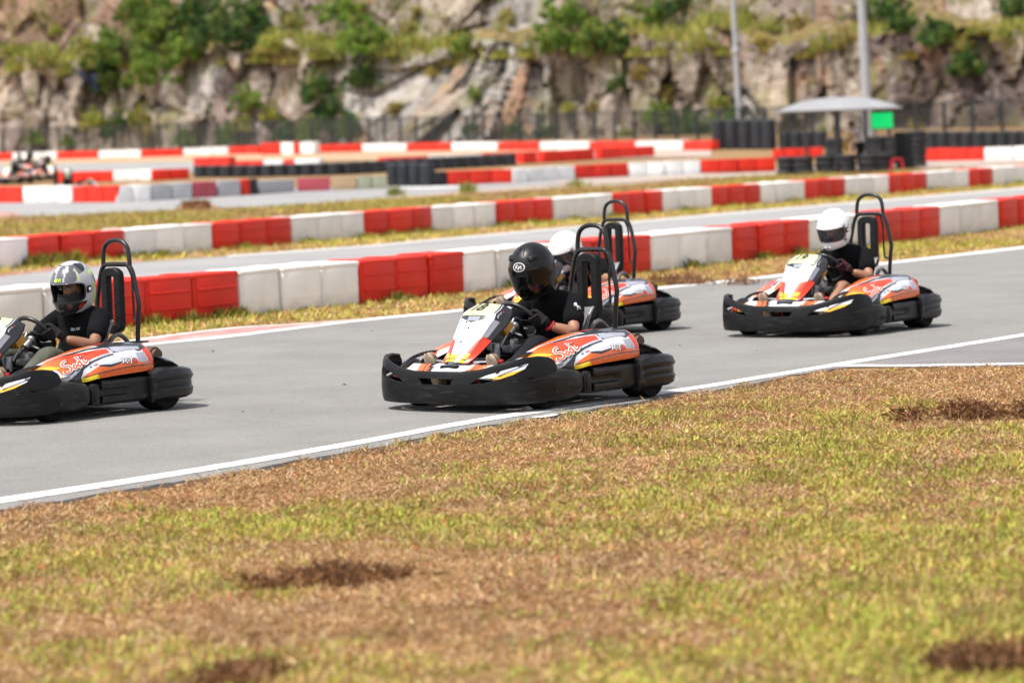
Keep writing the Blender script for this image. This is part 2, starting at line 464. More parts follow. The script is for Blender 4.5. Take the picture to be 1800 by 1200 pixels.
def front_bumper(parent):
    nu, nv = 150, 40
    v = np.linspace(0, 1, nv)[None, :]
    send = ip(v, V_END)
    u = np.linspace(-1, 1, nu)[:, None]
    s = u * send
    zt, zb = ip(np.abs(s), S_TOP), ip(np.abs(s), S_BOT)
    z = zb + (zt - zb) * v
    x, y, nx, ny = bump_xy(s)
    o = .012 * np.sin(PI * np.clip(v, 0, 1)) ** .7 - .006 + .010 * (.5 - v) - .05 * np.clip(v - .93, 0, 1) - .05 * np.clip(.08 - v, 0, 1)
    o = o + .004 * np.sin(s * 9) * np.sin(PI * v)
    P = np.stack([x + nx * o, y + ny * o, z], -1)
    mb = MB(); mb.shell(P[::-1], .016)
    b = mb.obj('front_bumper', [M['plastic']], None, sharp=50)
    # openings: the centre slot and the two wing-shaped eyes
    cut = MB()
    def prism(poly, fn, depth):
        k = len(poly); A = [fn(a, z_, depth) for a, z_ in poly]; B = [fn(a, z_, -depth) for a, z_ in poly]
        cut.add(np.array(A + B), [tuple(range(k)), tuple(range(k, 2 * k))[::-1]] + [(i, k + i, k + (i + 1) % k, (i + 1) % k) for i in range(k)])
    prism([(-.165, .232), (-.135, .190), (.135, .190), (.165, .232)], lambda a, z_, d: (.935 + d, a, z_), .09)
    lens = [(-.255, .196), (-.20, .232), (-.13, .258), (-.04, .284), (.05, .306), (.155, .330), (.13, .297), (.05, .260), (-.05, .230), (-.15, .206)]
    for sg in (1, -1):
        c = np.array([.835, .535]); t = np.array([-.58, .815]); n = np.array([.815, .58])
        L = lens if sg == 1 else lens[::-1]
        prism(L, lambda a, z_, d: (c[0] + t[0] * a + n[0] * d, sg * (c[1] + t[1] * a + n[1] * d), z_), .10)
    co = cut.obj('opening_cutter', [M['plastic']], None, smooth=False)
    bmc = bmesh.new(); bmc.from_mesh(co.data); bmesh.ops.recalc_face_normals(bmc, faces=bmc.faces[:]); bmc.to_mesh(co.data); bmc.free()
    bmc = bmesh.new(); bmc.from_mesh(b.data); bmesh.ops.recalc_face_normals(bmc, faces=bmc.faces[:]); bmc.to_mesh(b.data); bmc.free()
    mod = b.modifiers.new('cut', 'BOOLEAN'); mod.operation = 'DIFFERENCE'; mod.object = co; mod.solver = 'EXACT'
    apply_mods(b)
    cd = co.data; bpy.data.objects.remove(co); bpy.data.meshes.remove(cd)
    b.data.set_sharp_from_angle(angle=R(50))
    b.parent = parent
    # rolled lip along the top edge
    ss = np.linspace(-float(s_of_x(.57)), float(s_of_x(.57)), 90); x, y, nx, ny = bump_xy(ss); zt = ip(np.abs(ss), S_TOP)
    lp = MB(); lp.tube(np.stack([x - nx * .014, y - ny * .014, zt - .004], -1), .013, 8)
    lp.obj('bumper_lip', [M['plastic']], b)
    bo = MB()
    for sv, zz in ((.10, .11), (.22, .11), (.80, .12), (.93, .125), (-.35, .11)):
        x, y, nx, ny = bump_xy(np.array([sv]))
        p = Vector((x[0] + nx[0] * .012, y[0] + ny[0] * .012, zz))
        q = Vector((nx[0], ny[0], 0)).to_track_quat('Z', 'Y').to_matrix().to_4x4()
        bo.lathe([(.001, .006), (.005, .006), (.009, .003), (.011, 0)], 12, Matrix.Translation(p) @ q)
    bo.obj('bolt', [M['bolt']], b)
    return b

def side_guard(parent, sg):
    mb = MB()
    # forward bulge
    xs = [.76, .71, .65, .58, .525, .44, .34, .27, .22, .205]
    hh = [.02, .04, .065, .088, .104, .108, .100, .085, .06, .02]
    hw = [.015, .02, .026, .036, .048, .082, .092, .082, .055, .02]
    zc = [.20, .195, .185, .175, .168, .165, .166, .168, .17, .17]
    th = np.linspace(0, 2 * PI, 28, endpoint=False); e = .62
    P = []
    for x, h, w, z in zip(xs, hh, hw, zc):
        c, s = np.cos(th), np.sin(th)
        yy = .622 + .013 * np.clip((.60 - x) / .15, 0, 1) + w * np.sign(c) * np.abs(c) ** e
        zz = z + h * np.sign(s) * np.abs(s) ** e
        # moulded crease on the outer face
        yy = yy - .010 * np.exp(-((zz - z - .012) / .012) ** 2) * (c > .3) * (x < .6)
        P.append(np.stack([np.full_like(th, x), yy, zz], -1))
    mb.grid(np.array(P), cv=True, flip=True)
    mb.box((.335, .722, .145), (.085, .014, .034), .004, mat=1)
    mb.box((.17, .650, .165), (.085, .085, .15), .018)
    mb.box((.17, .694, .165), (.05, .012, .11), .008)
    mb.tube(crom([(.64, .60, .20), (.60, .60, .262), (.54, .595, .288), (.48, .60, .278), (.44, .61, .235), (.42, .62, .19)], 6), [.034] * 3 + [.042] * 25 + [.034] * 3, 14)
    # grooved band and flush pad
    z = .095 + (np.array([.075, .082, .095, .118, .138, .150, .160, .185, .200, .212, .225, .245, .265, .280, .286]) - .075) * .78
    x = np.concatenate([np.linspace(.125, -.13, 12), np.linspace(-.15, -.33, 8)])
    fl = np.clip((-.125 - x) / .03, 0, 1)[:, None]
    rid = np.array([-.03, -.006, .004, .008, .004, -.016, -.02, -.02, -.016, .002, .006, .008, .004, -.006, -.03])[None]
    pad = np.array([-.03, -.004, .004, .006, .007, .007, .007, .007, .007, .007, .007, .006, .004, -.004, -.03])[None]
    o = rid * (1 - fl) + pad * fl
    Pg = np.stack([np.repeat(x[:, None], len(z), 1), .700 + o, np.repeat(z[None], len(x), 0)], -1)
    mb.shell(Pg, .05)
    if sg < 0: mb = mb.mirror_y()
    mb.obj('side_guard', [M['plastic_worn'], M['groove']], parent, sharp=40)

def rear_bumper(parent):
    half = crom([(-.325, .703), (-.36, .704), (-.45, .710), (-.60, .705), (-.72, .672), (-.805, .59), (-.845, .46), (-.865, .28), (-.87, 0)], 10)
    path = np.concatenate([half, (half * np.array([1, -1]))[::-1][1:]])
    t = np.gradient(path, axis=0); t /= np.linalg.norm(t, axis=1)[:, None]
    n = np.stack([-t[:, 1], t[:, 0]], -1)
    n = np.where((n * path).sum(1, keepdims=True) < 0, -n, n)
    z = np.array([.085, .092, .108, .130, .148, .158, .166, .176, .192, .208, .218, .226, .236, .252, .275, .292, .302, .306])
    rid = np.array([-.04, -.012, .010, .012, .004, -.022, -.026, -.006, .002, .001, -.006, -.026, -.022, .006, .014, .008, -.010, -.04])
    a = np.concatenate([[0], np.cumsum(np.linalg.norm(np.diff(path, axis=0), axis=1))])
    f = np.clip(np.minimum(a, a[-1] - a) / .035 - .5, 0, 1)[:, None]
    o = rid[None] * f + np.where(np.abs(rid) > .03, -.04, .004)[None] * (1 - f)
    g0 = np.clip(np.minimum(a, a[-1] - a) / .12, 0, 1)[:, None]
    z = (.097 + .010 * g0) + (z - .085)[None] * (.70 + .06 * g0)
    Z = z - .030 * np.clip((-path[:, 0:1] - .6) / .25, 0, 1) * ((z - .105) / .17)
    P = np.stack([path[:, 0:1] + n[:, 0:1] * o, path[:, 1:2] + n[:, 1:2] * o, Z], -1)
    mb = MB(); mb.shell(P[:, ::-1], .035)
    for sg in (1, -1):
        mb.box((-.685, sg * .682, .182), (.075, .014, .026), .004, mat=1, rot=Matrix.Rotation(sg * R(18), 3, 'Z'))
    mb.obj('rear_bumper', [M['plastic_worn'], M['groove']], parent, sharp=40)

def make_kart():
    k = empty('racing_kart')
    fb = front_bumper(k)
    for sg in (1, -1): side_guard(k, sg)
    rear_bumper(k)
    # --- side pods with painted livery
    nu, nv = 300, 180
    ug = np.linspace(0, 1, nu); vg = np.linspace(0, 1, nv)
    P = pod_pt(*np.meshgrid(ug, vg, indexing='ij'))
    uc, vc = np.meshgrid((ug[1:] + ug[:-1]) / 2, (vg[1:] + vg[:-1]) / 2, indexing='ij')
    col = np.empty(uc.shape + (3,)); col[:] = WHITE
    for key, c in POD_COL:
        paint(col, inpoly(uc, vc, POD[key]), c)
    # orange fades to amber towards the front of each flash
    w = (col == np.array(ORANGE)).all(-1); g = np.clip(1 - uc / .34, 0, 1)[..., None] * w[..., None]
    col = col * (1 - g * .55) + np.array(AMBER) * g * .55
    for sg in (1, -1):
        mb = MB()
        mb.grid(P, mat=0, col=[tuple(c) for c in col.reshape(-1, 3)], flip=True)
        # closed tail, underside and inner wall
        c0 = P[-1].mean(0)
        tail = np.stack([P[-1], c0 + (P[-1] - c0) * .9 + np.array([-.02, 0, 0]), c0 + (P[-1] - c0) * .55 + np.array([-.03, 0, 0]), np.repeat([c0 + np.array([-.02, 0, 0])], nv, 0)])
        mb.grid(tail, mat=0, col=[tuple(ORANGE)] * (3 * (nv - 1)), flip=True)
        inner = np.stack([P[:, 0], P[:, 0] * [1, 1, .6] + [0, -.01, 0], P[:, 0] * [1, 1, 0] + [0, -.015, .12]], 1)
        mb.grid(inner, mat=1)
        outer = np.stack([P[:, -1], P[:, -1] + [0, -.05, -.02], P[:, -1] * [1, 1, 0] + [0, -.09, .16]], 1)
        mb.grid(outer, mat=1, flip=True)
        if sg < 0: mb = mb.mirror_y()
        pod = mb.obj('side_pod', [M['livery'], M['plastic']], k, sharp=50, color=True)
        if sg > 0:
            lt = MB()
            fn1 = pod_fn((.195, .735), (.090, -.062), (-.012, -.225))
            for lay, (ww, mi) in enumerate(((.34, 3), (.27, 0), (.15, 1))):
                for pts, sm in SODI:
                    V, Fc = stroke(pts, ww, 7, sm)
                    V = V * np.array([.95, 1]); nn = len(V) // 2
                    V = V + (np.array([.07, -.07]) if lay == 0 else 0)
                    lt.add(pod_fn((.235, .74), (.106, -.078), (.010, -.27), dv=.0012 * lay)(V), Fc, mi)
            for dx_, dy_ in ((.10, -.10), (-.06, .06), (.08, .06), (-.06, -.08)):
                lt.add(*_txtmap('RT', pod_fn((.70 + dx_ * .066, .795 - dy_ * .1), (.066, .020), (.004, -.10), dv=-.001), .1), 3)
            lt.add(*_txtmap('RT', pod_fn((.70, .795), (.066, .020), (.004, -.10)), .1), 0)
            lt.add(*_txtmap('8', pod_fn((.795, .822), (.066, .020), (.004, -.10)), .1), 2)
            lt.add(*_txtmap('RT', pod_fn((.418, .742), (.030, -.010), (.003, -.042)), .1), 3)
            lt.add(*_txtmap('8', pod_fn((.460, .728), (.030, -.010), (.003, -.042)), .1), 2)
            lt.obj('pod_lettering', [M['white_letter'], M['orange_letter'], M['red_letter'], M['dark_letter']], pod, smooth=False)
    # --- nose panel
    na, nt = 210, 210
    ag = np.linspace(-1.6, 1.6, na); tg = np.linspace(0, 1, nt)
    PN = nose_pt(*np.meshgrid(ag, tg, indexing='ij'))
    ac, tcn = np.meshgrid((ag[1:] + ag[:-1]) / 2, (tg[1:] + tg[:-1]) / 2, indexing='ij')
    A = np.abs(ac); cn = np.empty(ac.shape + (3,)); cn[:] = GREY
    paint(cn, (A < 1) & (tcn > .33), (.62, .63, .66))
    we = ip(tcn, [(.34, .80), (.52, .62), (.75, .48), (.9, .28)])
    paint(cn, (A < we) & (tcn > .33) & (tcn < .90), (.80, .80, .82))
    paint(cn, (A > we) & (A < 1.0) & (tcn > .70 - .12 * (A - .5)), ORANGE)
    paint(cn, (A < .58) & (tcn > .895), AMBER)
    paint(cn, (A > .58) & (A < 1.0) & (tcn > .86), AMBER)
    paint(cn, tcn > .955, YELLOW)
    paint(cn, (A > 1.0) & (tcn > .62 - .10 * (A - 1)), ORANGE)
    paint(cn, (A > 1.30) & (tcn > .36) & (tcn < .62), DARK)
    ln = ip(tcn, [(.30, .90), (.34, .88), (.55, .68), (.8, .45), (.96, .30), (1, .28)])
    paint(cn, (np.abs(A - ln) < .035) & (tcn > .05), DARK)
    paint(cn, (np.abs(A - 1.0) < .02) & (tcn > .40), DARK)
    paint(cn, (np.abs(A - .34) < .02) & (tcn > .90) & (tcn < .955), DARK)
    paint(cn, (np.abs(tcn - .955) < .006), DARK)
    paint(cn, (tcn < .325) & (A < .86 - .5 * np.clip(.12 - tcn, 0, 1)), PLATE)
    paint(cn, (tcn > .325) & (tcn < .355 + .075 * (1 - A / .84)) & (A < .84), DARK)
    paint(cn, (tcn > .335) & (tcn < .40) & (A < .34), lin(140, 145, 156))
    paint(cn, (A > 1.0) & (tcn < .36), DARK)
    nb = MB(); nb.grid(PN, col=[tuple(c) for c in cn.reshape(-1, 3)], flip=False)
    PI2 = PN + np.array([-.012, 0, -.004]); nb.grid(PI2, mat=1, flip=True)
    nose = nb.obj('nose_panel', [M['livery'], M['plastic']], k, sharp=40, color=True)
    lt = MB()
    lt.add(*_txtmap('RT', nose_fn((1.14, .33), (.03, -.055), (-.07, .0)), .1), 0)
    lt.add(*_txtmap('8', nose_fn((1.18, .235), (.03, -.055), (-.07, .0)), .1), 1)
    for a_, t_ in ((0, .71), (.02, .51), (-.3, .42)):
        p = nose_pt(np.array([a_]), np.array([t_]))[0]
        q = Vector((.74, 0, .67)).to_track_quat('Z', 'Y').to_matrix().to_4x4()
        lt.lathe([(.0005, .006), (.005, .006), (.008, .002), (.009, 0)], 12, Matrix.Translation(Vector(p)) @ q, mat=2)
    lt.obj('nose_lettering', [M['white_letter'], M['red_letter'], M['dark_letter']], nose, smooth=False)
    # --- low front fairing (visible over the bumper and through its eyes)
    yg = np.linspace(-.62, .62, 100); sg_ = np.linspace(0, 1, 40)
    Y, Sg = np.meshgrid(yg, sg_, indexing='ij')
    fx = ip(np.abs(Y), [(0, .900), (.2, .890), (.4, .855), (.53, .79), (.60, .72)])
    bx = ip(np.abs(Y), [(0, .68), (.17, .68), (.19, .76), (.40, .73), (.42, .50), (.62, .34)])
    X = fx + (bx - fx) * Sg
    Z = .228 + .085 * Sg ** .6 - .03 * np.clip(np.abs(Y) - .3, 0, 1) * (1 - Sg) + .02 * np.exp(-(Y / .12) ** 2)
    Yc = np.abs((Y[1:, 1:] + Y[:-1, :-1]) / 2 + .25 * ((Sg[1:, 1:] + Sg[:-1, :-1]) / 2 - .5) * 0)
    Xc = (X[1:, 1:] + X[:-1, :-1]) / 2
    q = Yc + .45 * (Xc - .8)
    cf = np.empty(q.shape + (3,)); cf[:] = WHITE
    paint(cf, (q > .16) & (q < .19), DARK); paint(cf, (q > .19) & (q < .29), ORANGE2); paint(cf, (q > .22) & (q < .235), DARK)
    paint(cf, (q > .43) & (q < .50), AMBER); paint(cf, (q > .485) & (q < .50), DARK); paint(cf, (q > .50) & (q < .56), ORANGE)
    ff = MB(); ff.grid(np.stack([X, Y, Z], -1), col=[tuple(c) for c in cf.reshape(-1, 3)])
    ff.box((.80, 0, .295), (.04, .15, .03), .008, mat=1)
    ff.obj('front_fairing', [M['livery'], M['plastic']], k, sharp=50, color=True)
    # --- wheels
    for (x, y, r, wd) in ((.50, .555, .127, .13), (.50, -.555, .127, .13), (-.54, .575, .139, .205), (-.54, -.575, .139, .205)):
        h = wd / 2
        prof = [(.066, -h * .82), (.075, -h * .92), (r * .78, -h), (r * .93, -h * .93), (r * .985, -h * .72), (r, -h * .4), (r, h * .4), (r * .985, h * .72),
                (r * .93, h * .93), (r * .78, h), (.075, h * .92), (.066, h * .82)]
        wt = MB(); Mx = Matrix.Translation((x, y, r)) @ Matrix.Rotation(R(90), 4, 'X')
        if x > 0: Mx = Matrix.Translation((x, y, r)) @ Matrix.Rotation(R(7), 4, 'Z') @ Matrix.Rotation(R(90), 4, 'X')
        wt.lathe(prof, 36, Mx)
        w_ = wt.obj('wheel', [M['rubber']], k, sharp=50)
        rm = MB(); rm.lathe([(.068, -h * .8), (.062, -h * .6), (.055, -h * .2), (.03, -h * .1), (.001, -h * .1)], 24, Mx)
        rm.lathe([(.001, h * .3), (.02, h * .35), (.03, h * .1), (.055, h * .2), (.062, h * .6), (.068, h * .8)], 24, Mx)
        rm.obj('rim', [M['engine']], w_)
    # --- chassis
    ch = MB()
    for sg in (1, -1):
        ch.tube(crom([(.86, .12 * sg, .10), (.80, .34 * sg, .10), (.6, .40 * sg, .09), (.2, .34 * sg, .08), (-.3, .33 * sg, .08), (-.82, .36 * sg, .09)], 6), .016, 8)
        ch.tube(crom([(.55, .45 * sg, .12), (.45, .60 * sg, .11), (.0, .63 * sg, .11), (-.30, .60 * sg, .11), (-.36, .36 * sg, .10)], 6), .014, 8)
        ch.tube([(.50, .30 * sg, .127), (.50, .52 * sg, .127)], .013, 8)
        ch.tube(crom([(.82, .44 * sg, .27), (.70, .45 * sg, .34), (.55, .445 * sg, .37), (.40, .43 * sg, .37), (.25, .40 * sg, .36)], 6), .013, 8)
    ch.tube([(-.54, -.5, .139), (-.54, .5, .139)], .018, 10)
    ch.tube([(-.82, .36, .09), (-.82, -.36, .09)], .016, 8)
    ch.tube([(.86, .12, .10), (.86, -.12, .10)], .016, 8)
    ch.box((.10, 0, .060), (1.35, .60, .012), .004)
    ch.box((-.22, .50, .11), (.70, .30, .06), .02); ch.box((-.22, -.50, .11), (.70, .30, .06), .02)
    ch.obj('chassis_frame', [M['steel_black']], k)
    co = MB()
    co.box((.36, 0, .20), (.46, .17, .27), .03, taper=(.9, .8))
    co.box((.12, .0, .16), (.16, .12, .18), .02)
    co.tube(crom([(.62, .16, .335), (.45, .12, .345), (.22, .10, .33), (.05, .13, .25)], 6), .012, 8)
    co.obj('centre_console', [M['plastic']], k)
    mc = MB()
    mc.lathe([(.001, .05), (.026, .05), (.03, .045), (.03, 0), (.034, 0), (.034, -.05), (.001, -.05)], 20, Matrix.Translation((.44, .10, .385)), mat=0)
    mc.box((.24, .08, .385), (.13, .10, .05), .012, mat=0); mc.box((.19, .05, .42), (.05, .04, .06), .008, mat=0)
    mc.box((.28, -.05, .40), (.10, .06, .05), .01, mat=0)
    mc.obj('brake_cylinder', [M['alu']], k)
    pd = MB()
    pd.tube([(.70, .12, .325), (.66, .34, .330)], .011, 8, mat=0)
    pd.tube([(.702, .10, .325), (.699, .13, .325)], .016, 8, mat=1); pd.tube([(.664, .32, .330), (.659, .36, .331)], .016, 8, mat=1)
    pd.tube([(.70, .12, .325), (.62, .12, .10)], .009, 8, mat=1)
    pd.obj('pedal', [M['steel'], M['red_ano']], k); pd = MB()
    pd.tube([(.70, -.12, .325), (.66, -.34, .330)], .011, 8, mat=0); pd.tube([(.70, -.12, .325), (.62, -.12, .10)], .009, 8, mat=1)
    pd.obj('pedal', [M['steel'], M['red_ano']], k)
    ft = MB(); ft.box((.345, .085, .545), (.10, .11, .085), .014, rot=Matrix.Rotation(R(38), 3, 'Y'))
    ft.lathe([(.001, .02), (.02, .02), (.022, .015), (.022, -.01)], 14, Matrix.Translation((.33, .055, .60)))
    ft.obj('fuel_tank', [M['amber']], k)
    st = MB()
    Cw = Vector((.075, 0, .562)); nW = Vector((-.80, 0, .60)); mW = Vector((.60, 0, .80)); yW = Vector((0, 1, 0))
    ang = np.linspace(0, 2 * PI, 56, endpoint=False)
    rad = .158 - .018 * np.clip(np.cos(ang) * -1 - .55, 0, 1) * 2
    ring = [Cw + mW * (math.cos(a) * r_) + yW * (math.sin(a) * r_) for a, r_ in zip(ang, rad)]
    st.tube([tuple(p) for p in ring], .0165, 10, closed=True)
    for a in (90, -90, 180):
        d = mW * math.cos(R(a)) + yW * math.sin(R(a)); e_ = d.cross(nW)
        q = [Cw + d * .02 + e_ * .028, Cw + d * .15 + e_ * .02, Cw + d * .15 - e_ * .02, Cw + d * .02 - e_ * .028]
        st.add(np.array([tuple(p + nW * -.012) for p in q] + [tuple(p + nW * -.017) for p in q]), [(0, 1, 2, 3), (7, 6, 5, 4), (0, 4, 5, 1), (1, 5, 6, 2), (2, 6, 7, 3), (3, 7, 4, 0)])
    qm = nW.to_track_quat('Z', 'Y').to_matrix().to_4x4()
    st.lathe([(.001, .004), (.04, .004), (.046, -.004), (.046, -.02), (.03, -.03)], 20, Matrix.Translation(Cw) @ qm)
    sw = st.obj('steering_wheel', [M['steel_black']], k)
    cl = MB(); p0 = Cw - nW * .02; p1 = Cw - nW * .13; p2 = Cw - nW * .42
    cl.tube([tuple(p0), tuple(p1)], .024, 14, mat=1); cl.tube([tuple(p1), tuple(p2)], .012, 10, mat=0)
    cl.tube([tuple(Cw - nW * .045), tuple(Cw - nW * .065)], .034, 16, mat=1)
    cl.box((.33, .115, .50), (.018, .012, .24), .004, rot=Matrix.Rotation(R(-38), 3, 'Y'), mat=1)
    cl.box((.33, -.115, .50), (.018, .012, .24), .004, rot=Matrix.Rotation(R(-38), 3, 'Y'), mat=1)
    cl.tube([(.26, -.12, .55), (.26, .12, .55)], .008, 8, mat=1)
    cl.obj('steering_column', [M['steel_black'], M['steel']], k)
    # --- seat
    pr = crom([(.0, .17), (-.18, .125), (-.33, .15), (-.43, .30), (-.49, .48), (-.525, .625)], 8)
    t = np.gradient(pr, axis=0); t /= np.linalg.norm(t, axis=1)[:, None]; nn = np.stack([t[:, 1], -t[:, 0]], -1)
    nn = np.where(nn[:, 0:1] + nn[:, 1:2] < 0, -nn, nn)
    th = np.linspace(-R(88), R(88), 25)
    lift = ip(np.linspace(0, 1, len(pr)), [(0, .06), (.3, .15), (.6, .16), (.85, .12), (1, .06)])
    PS = np.zeros((len(pr), 25, 3))
    for j, a in enumerate(th):
        l = lift * (1 - math.cos(a))
        PS[:, j, 0] = pr[:, 0] + nn[:, 0] * l; PS[:, j, 1] = .215 * math.sin(a); PS[:, j, 2] = pr[:, 1] + nn[:, 1] * l
    sm = MB(); sm.shell(PS, -.012); sm.obj('seat', [M['seat']], k, sharp=60)
    eg = MB()
    eg.box((-.33, -.46, .25), (.26, .20, .22), .03, mat=0); eg.box((-.30, -.46, .41), (.18, .16, .10), .02, mat=0)
    for i in range(7): eg.box((-.20 + .0, -.46, .20 + i * .03), (.06, .21, .008), .002, mat=1)
    eg.obj('engine', [M['engine'], M['alu']], k); eg = MB()
    eg.tube(crom([(-.33, .245, .30), (-.40, .25, .48), (-.48, .25, .53), (-.55, .25, .50), (-.60, .25, .44)], 6), .017, 8, mat=0)
    eg.obj('seat_stay', [M['engine']], k); eg = MB()
    eg.tube([(-.62, .20, .385), (-.60, .50, .385)], .055, 18, mat=2); eg.tube([(-.60, .50, .385), (-.598, .53, .385)], .04, 18, mat=2)
    eg.obj('exhaust_silencer', [M['engine'], M['alu'], mat('rusty_silencer', (.10, .055, .035), .7, var=.5, vscale=16)], k)
    # --- rear mudguards
    for sg in (1, -1):
        g = MB(); aa = np.linspace(R(5), R(100), 16); yy = np.linspace(.45, .69, 9)
        AA, YY = np.meshgrid(aa, yy, indexing='ij')
        rr = .205 + .03 * np.clip(AA - R(70), 0, 1) - .03 * ((YY - .57) / .12) ** 2
        Pm = np.stack([-.545 - rr * np.cos(AA) * .85, YY * sg, .155 + rr * np.sin(AA)], -1)
        cc = [lin(220, 60, 40) if i > 10 and 2 < j < 6 else ((.6, .6, .62) if i > 8 else (.02, .02, .022)) for i in range(15) for j in range(8)]
        g.shell(Pm[::-sg], .008, col=(.02, .02, .022))
        g.grid(Pm + np.array([0, 0, .003]), col=cc, flip=sg > 0)
        g.obj('mudguard', [M['livery']], k, color=True)
    # --- roll hoop and headrest
    rh = MB()
    hx = -.74
    rh.tube(crom([(hx, .185, .20), (hx, .187, .46), (hx, .205, .66), (hx, .213, .735), (hx, .195, .83), (hx, .165, .95), (hx, .125, 1.01), (hx, .06, 1.018), (hx, -.06, 1.018), (hx, -.125, 1.01), (hx, -.165, .95),
                  (hx, -.195, .83), (hx, -.213, .735), (hx, -.205, .66), (hx, -.187, .46), (hx, -.185, .20)], 6), .0175, 12)
    rh.tube(crom([(hx, .135, 1.005), (hx, .133, 1.07), (hx, .117, 1.14), (hx, .07, 1.180), (hx, 0, 1.192), (hx, -.07, 1.180), (hx, -.117, 1.14), (hx, -.133, 1.07), (hx, -.135, 1.005)], 6), .0165, 12)
    rh.tube(crom([(hx - .02, .085, 1.01), (hx - .05, .10, .93), (hx - .05, .105, .80), (hx - .05, .11, .66), (hx - .04, .125, .62), (hx - .01, .20, .615)], 6), .009, 8)
    for sg in (1, -1):
        rh.box((hx, .19 * sg, .462), (.10, .12, .012), .004); rh.box((hx - .01, .185 * sg, .30), (.05, .03, .30), .006)
    rh.box((hx + .02, 0, .97), (.05, .06, .03), .006); rh.box((hx + .02, 0, .56), (.06, .05, .04), .006)
    rh.obj('roll_hoop', [M['steel_black']], k)
    hr = MB(); a = np.linspace(0, 2 * PI, 64, endpoint=False)
    path = []
    for t_ in a:
        c, s = math.cos(t_), math.sin(t_)
        path.append((.072 * np.sign(c) * abs(c) ** .75, .755 + (.155 if s > 0 else .155) * np.sign(s) * abs(s) ** .55 + 0))
    path = np.array(path)
    path = crom([(-.064, .60), (-.064, .76), (-.064, .92), (-.050, .955), (0, .966), (.050, .955), (.064, .92), (.064, .76), (.064, .60), (.050, .565), (0, .552), (-.050, .565)], 6, closed=True)
    tt = np.roll(path, -1, 0) - np.roll(path, 1, 0); tt /= np.linalg.norm(tt, axis=1)[:, None]; n2 = np.stack([tt[:, 1], -tt[:, 0]], -1)
    sec = [(-.032, -.020), (-.026, -.028), (.026, -.028), (.032, -.020), (.032, .020), (.025, .030), (-.025, .030), (-.032, .020)]
    PH = np.array([[(hx + .045 + sx, p[0] + n_[0] * so, p[1] + n_[1] * so) for so, sx in sec] for p, n_ in zip(path, n2)])
    hr.grid(PH, cu=True, cv=True)
    for i, z in enumerate(np.linspace(.585, .945, 8)):
        for sg in (1, -1):
            hr.box((hx + .0755, .062 * sg, z), (.004, .062, .004), 0, rot=Matrix.Rotation(R(28 * sg * (1 if i % 2 else -1)), 3, 'X'), mat=1)
    hr.obj('headrest', [M['foam'], M['groove']], k, sharp=30)
    return k, nose

def _txtmap(s, fn, shear=0.0, bold=.01):
    V, Fc = text_polys(s, shear, bold)
    return fn(V), Fc

def race_number(s, parent):
    V, Fc = text_polys(s, 0.12, .03)
    w = V[:, 0].max(); sc = .155
    mb = MB(); mb.add(nose_fn((-.10 - w * .30, .265), (.60, 0), (0, -.185), .004)(V), Fc)
    return mb.obj('race_number', [M['dark_letter']], parent, smooth=False)

KART, NOSE = make_kart()
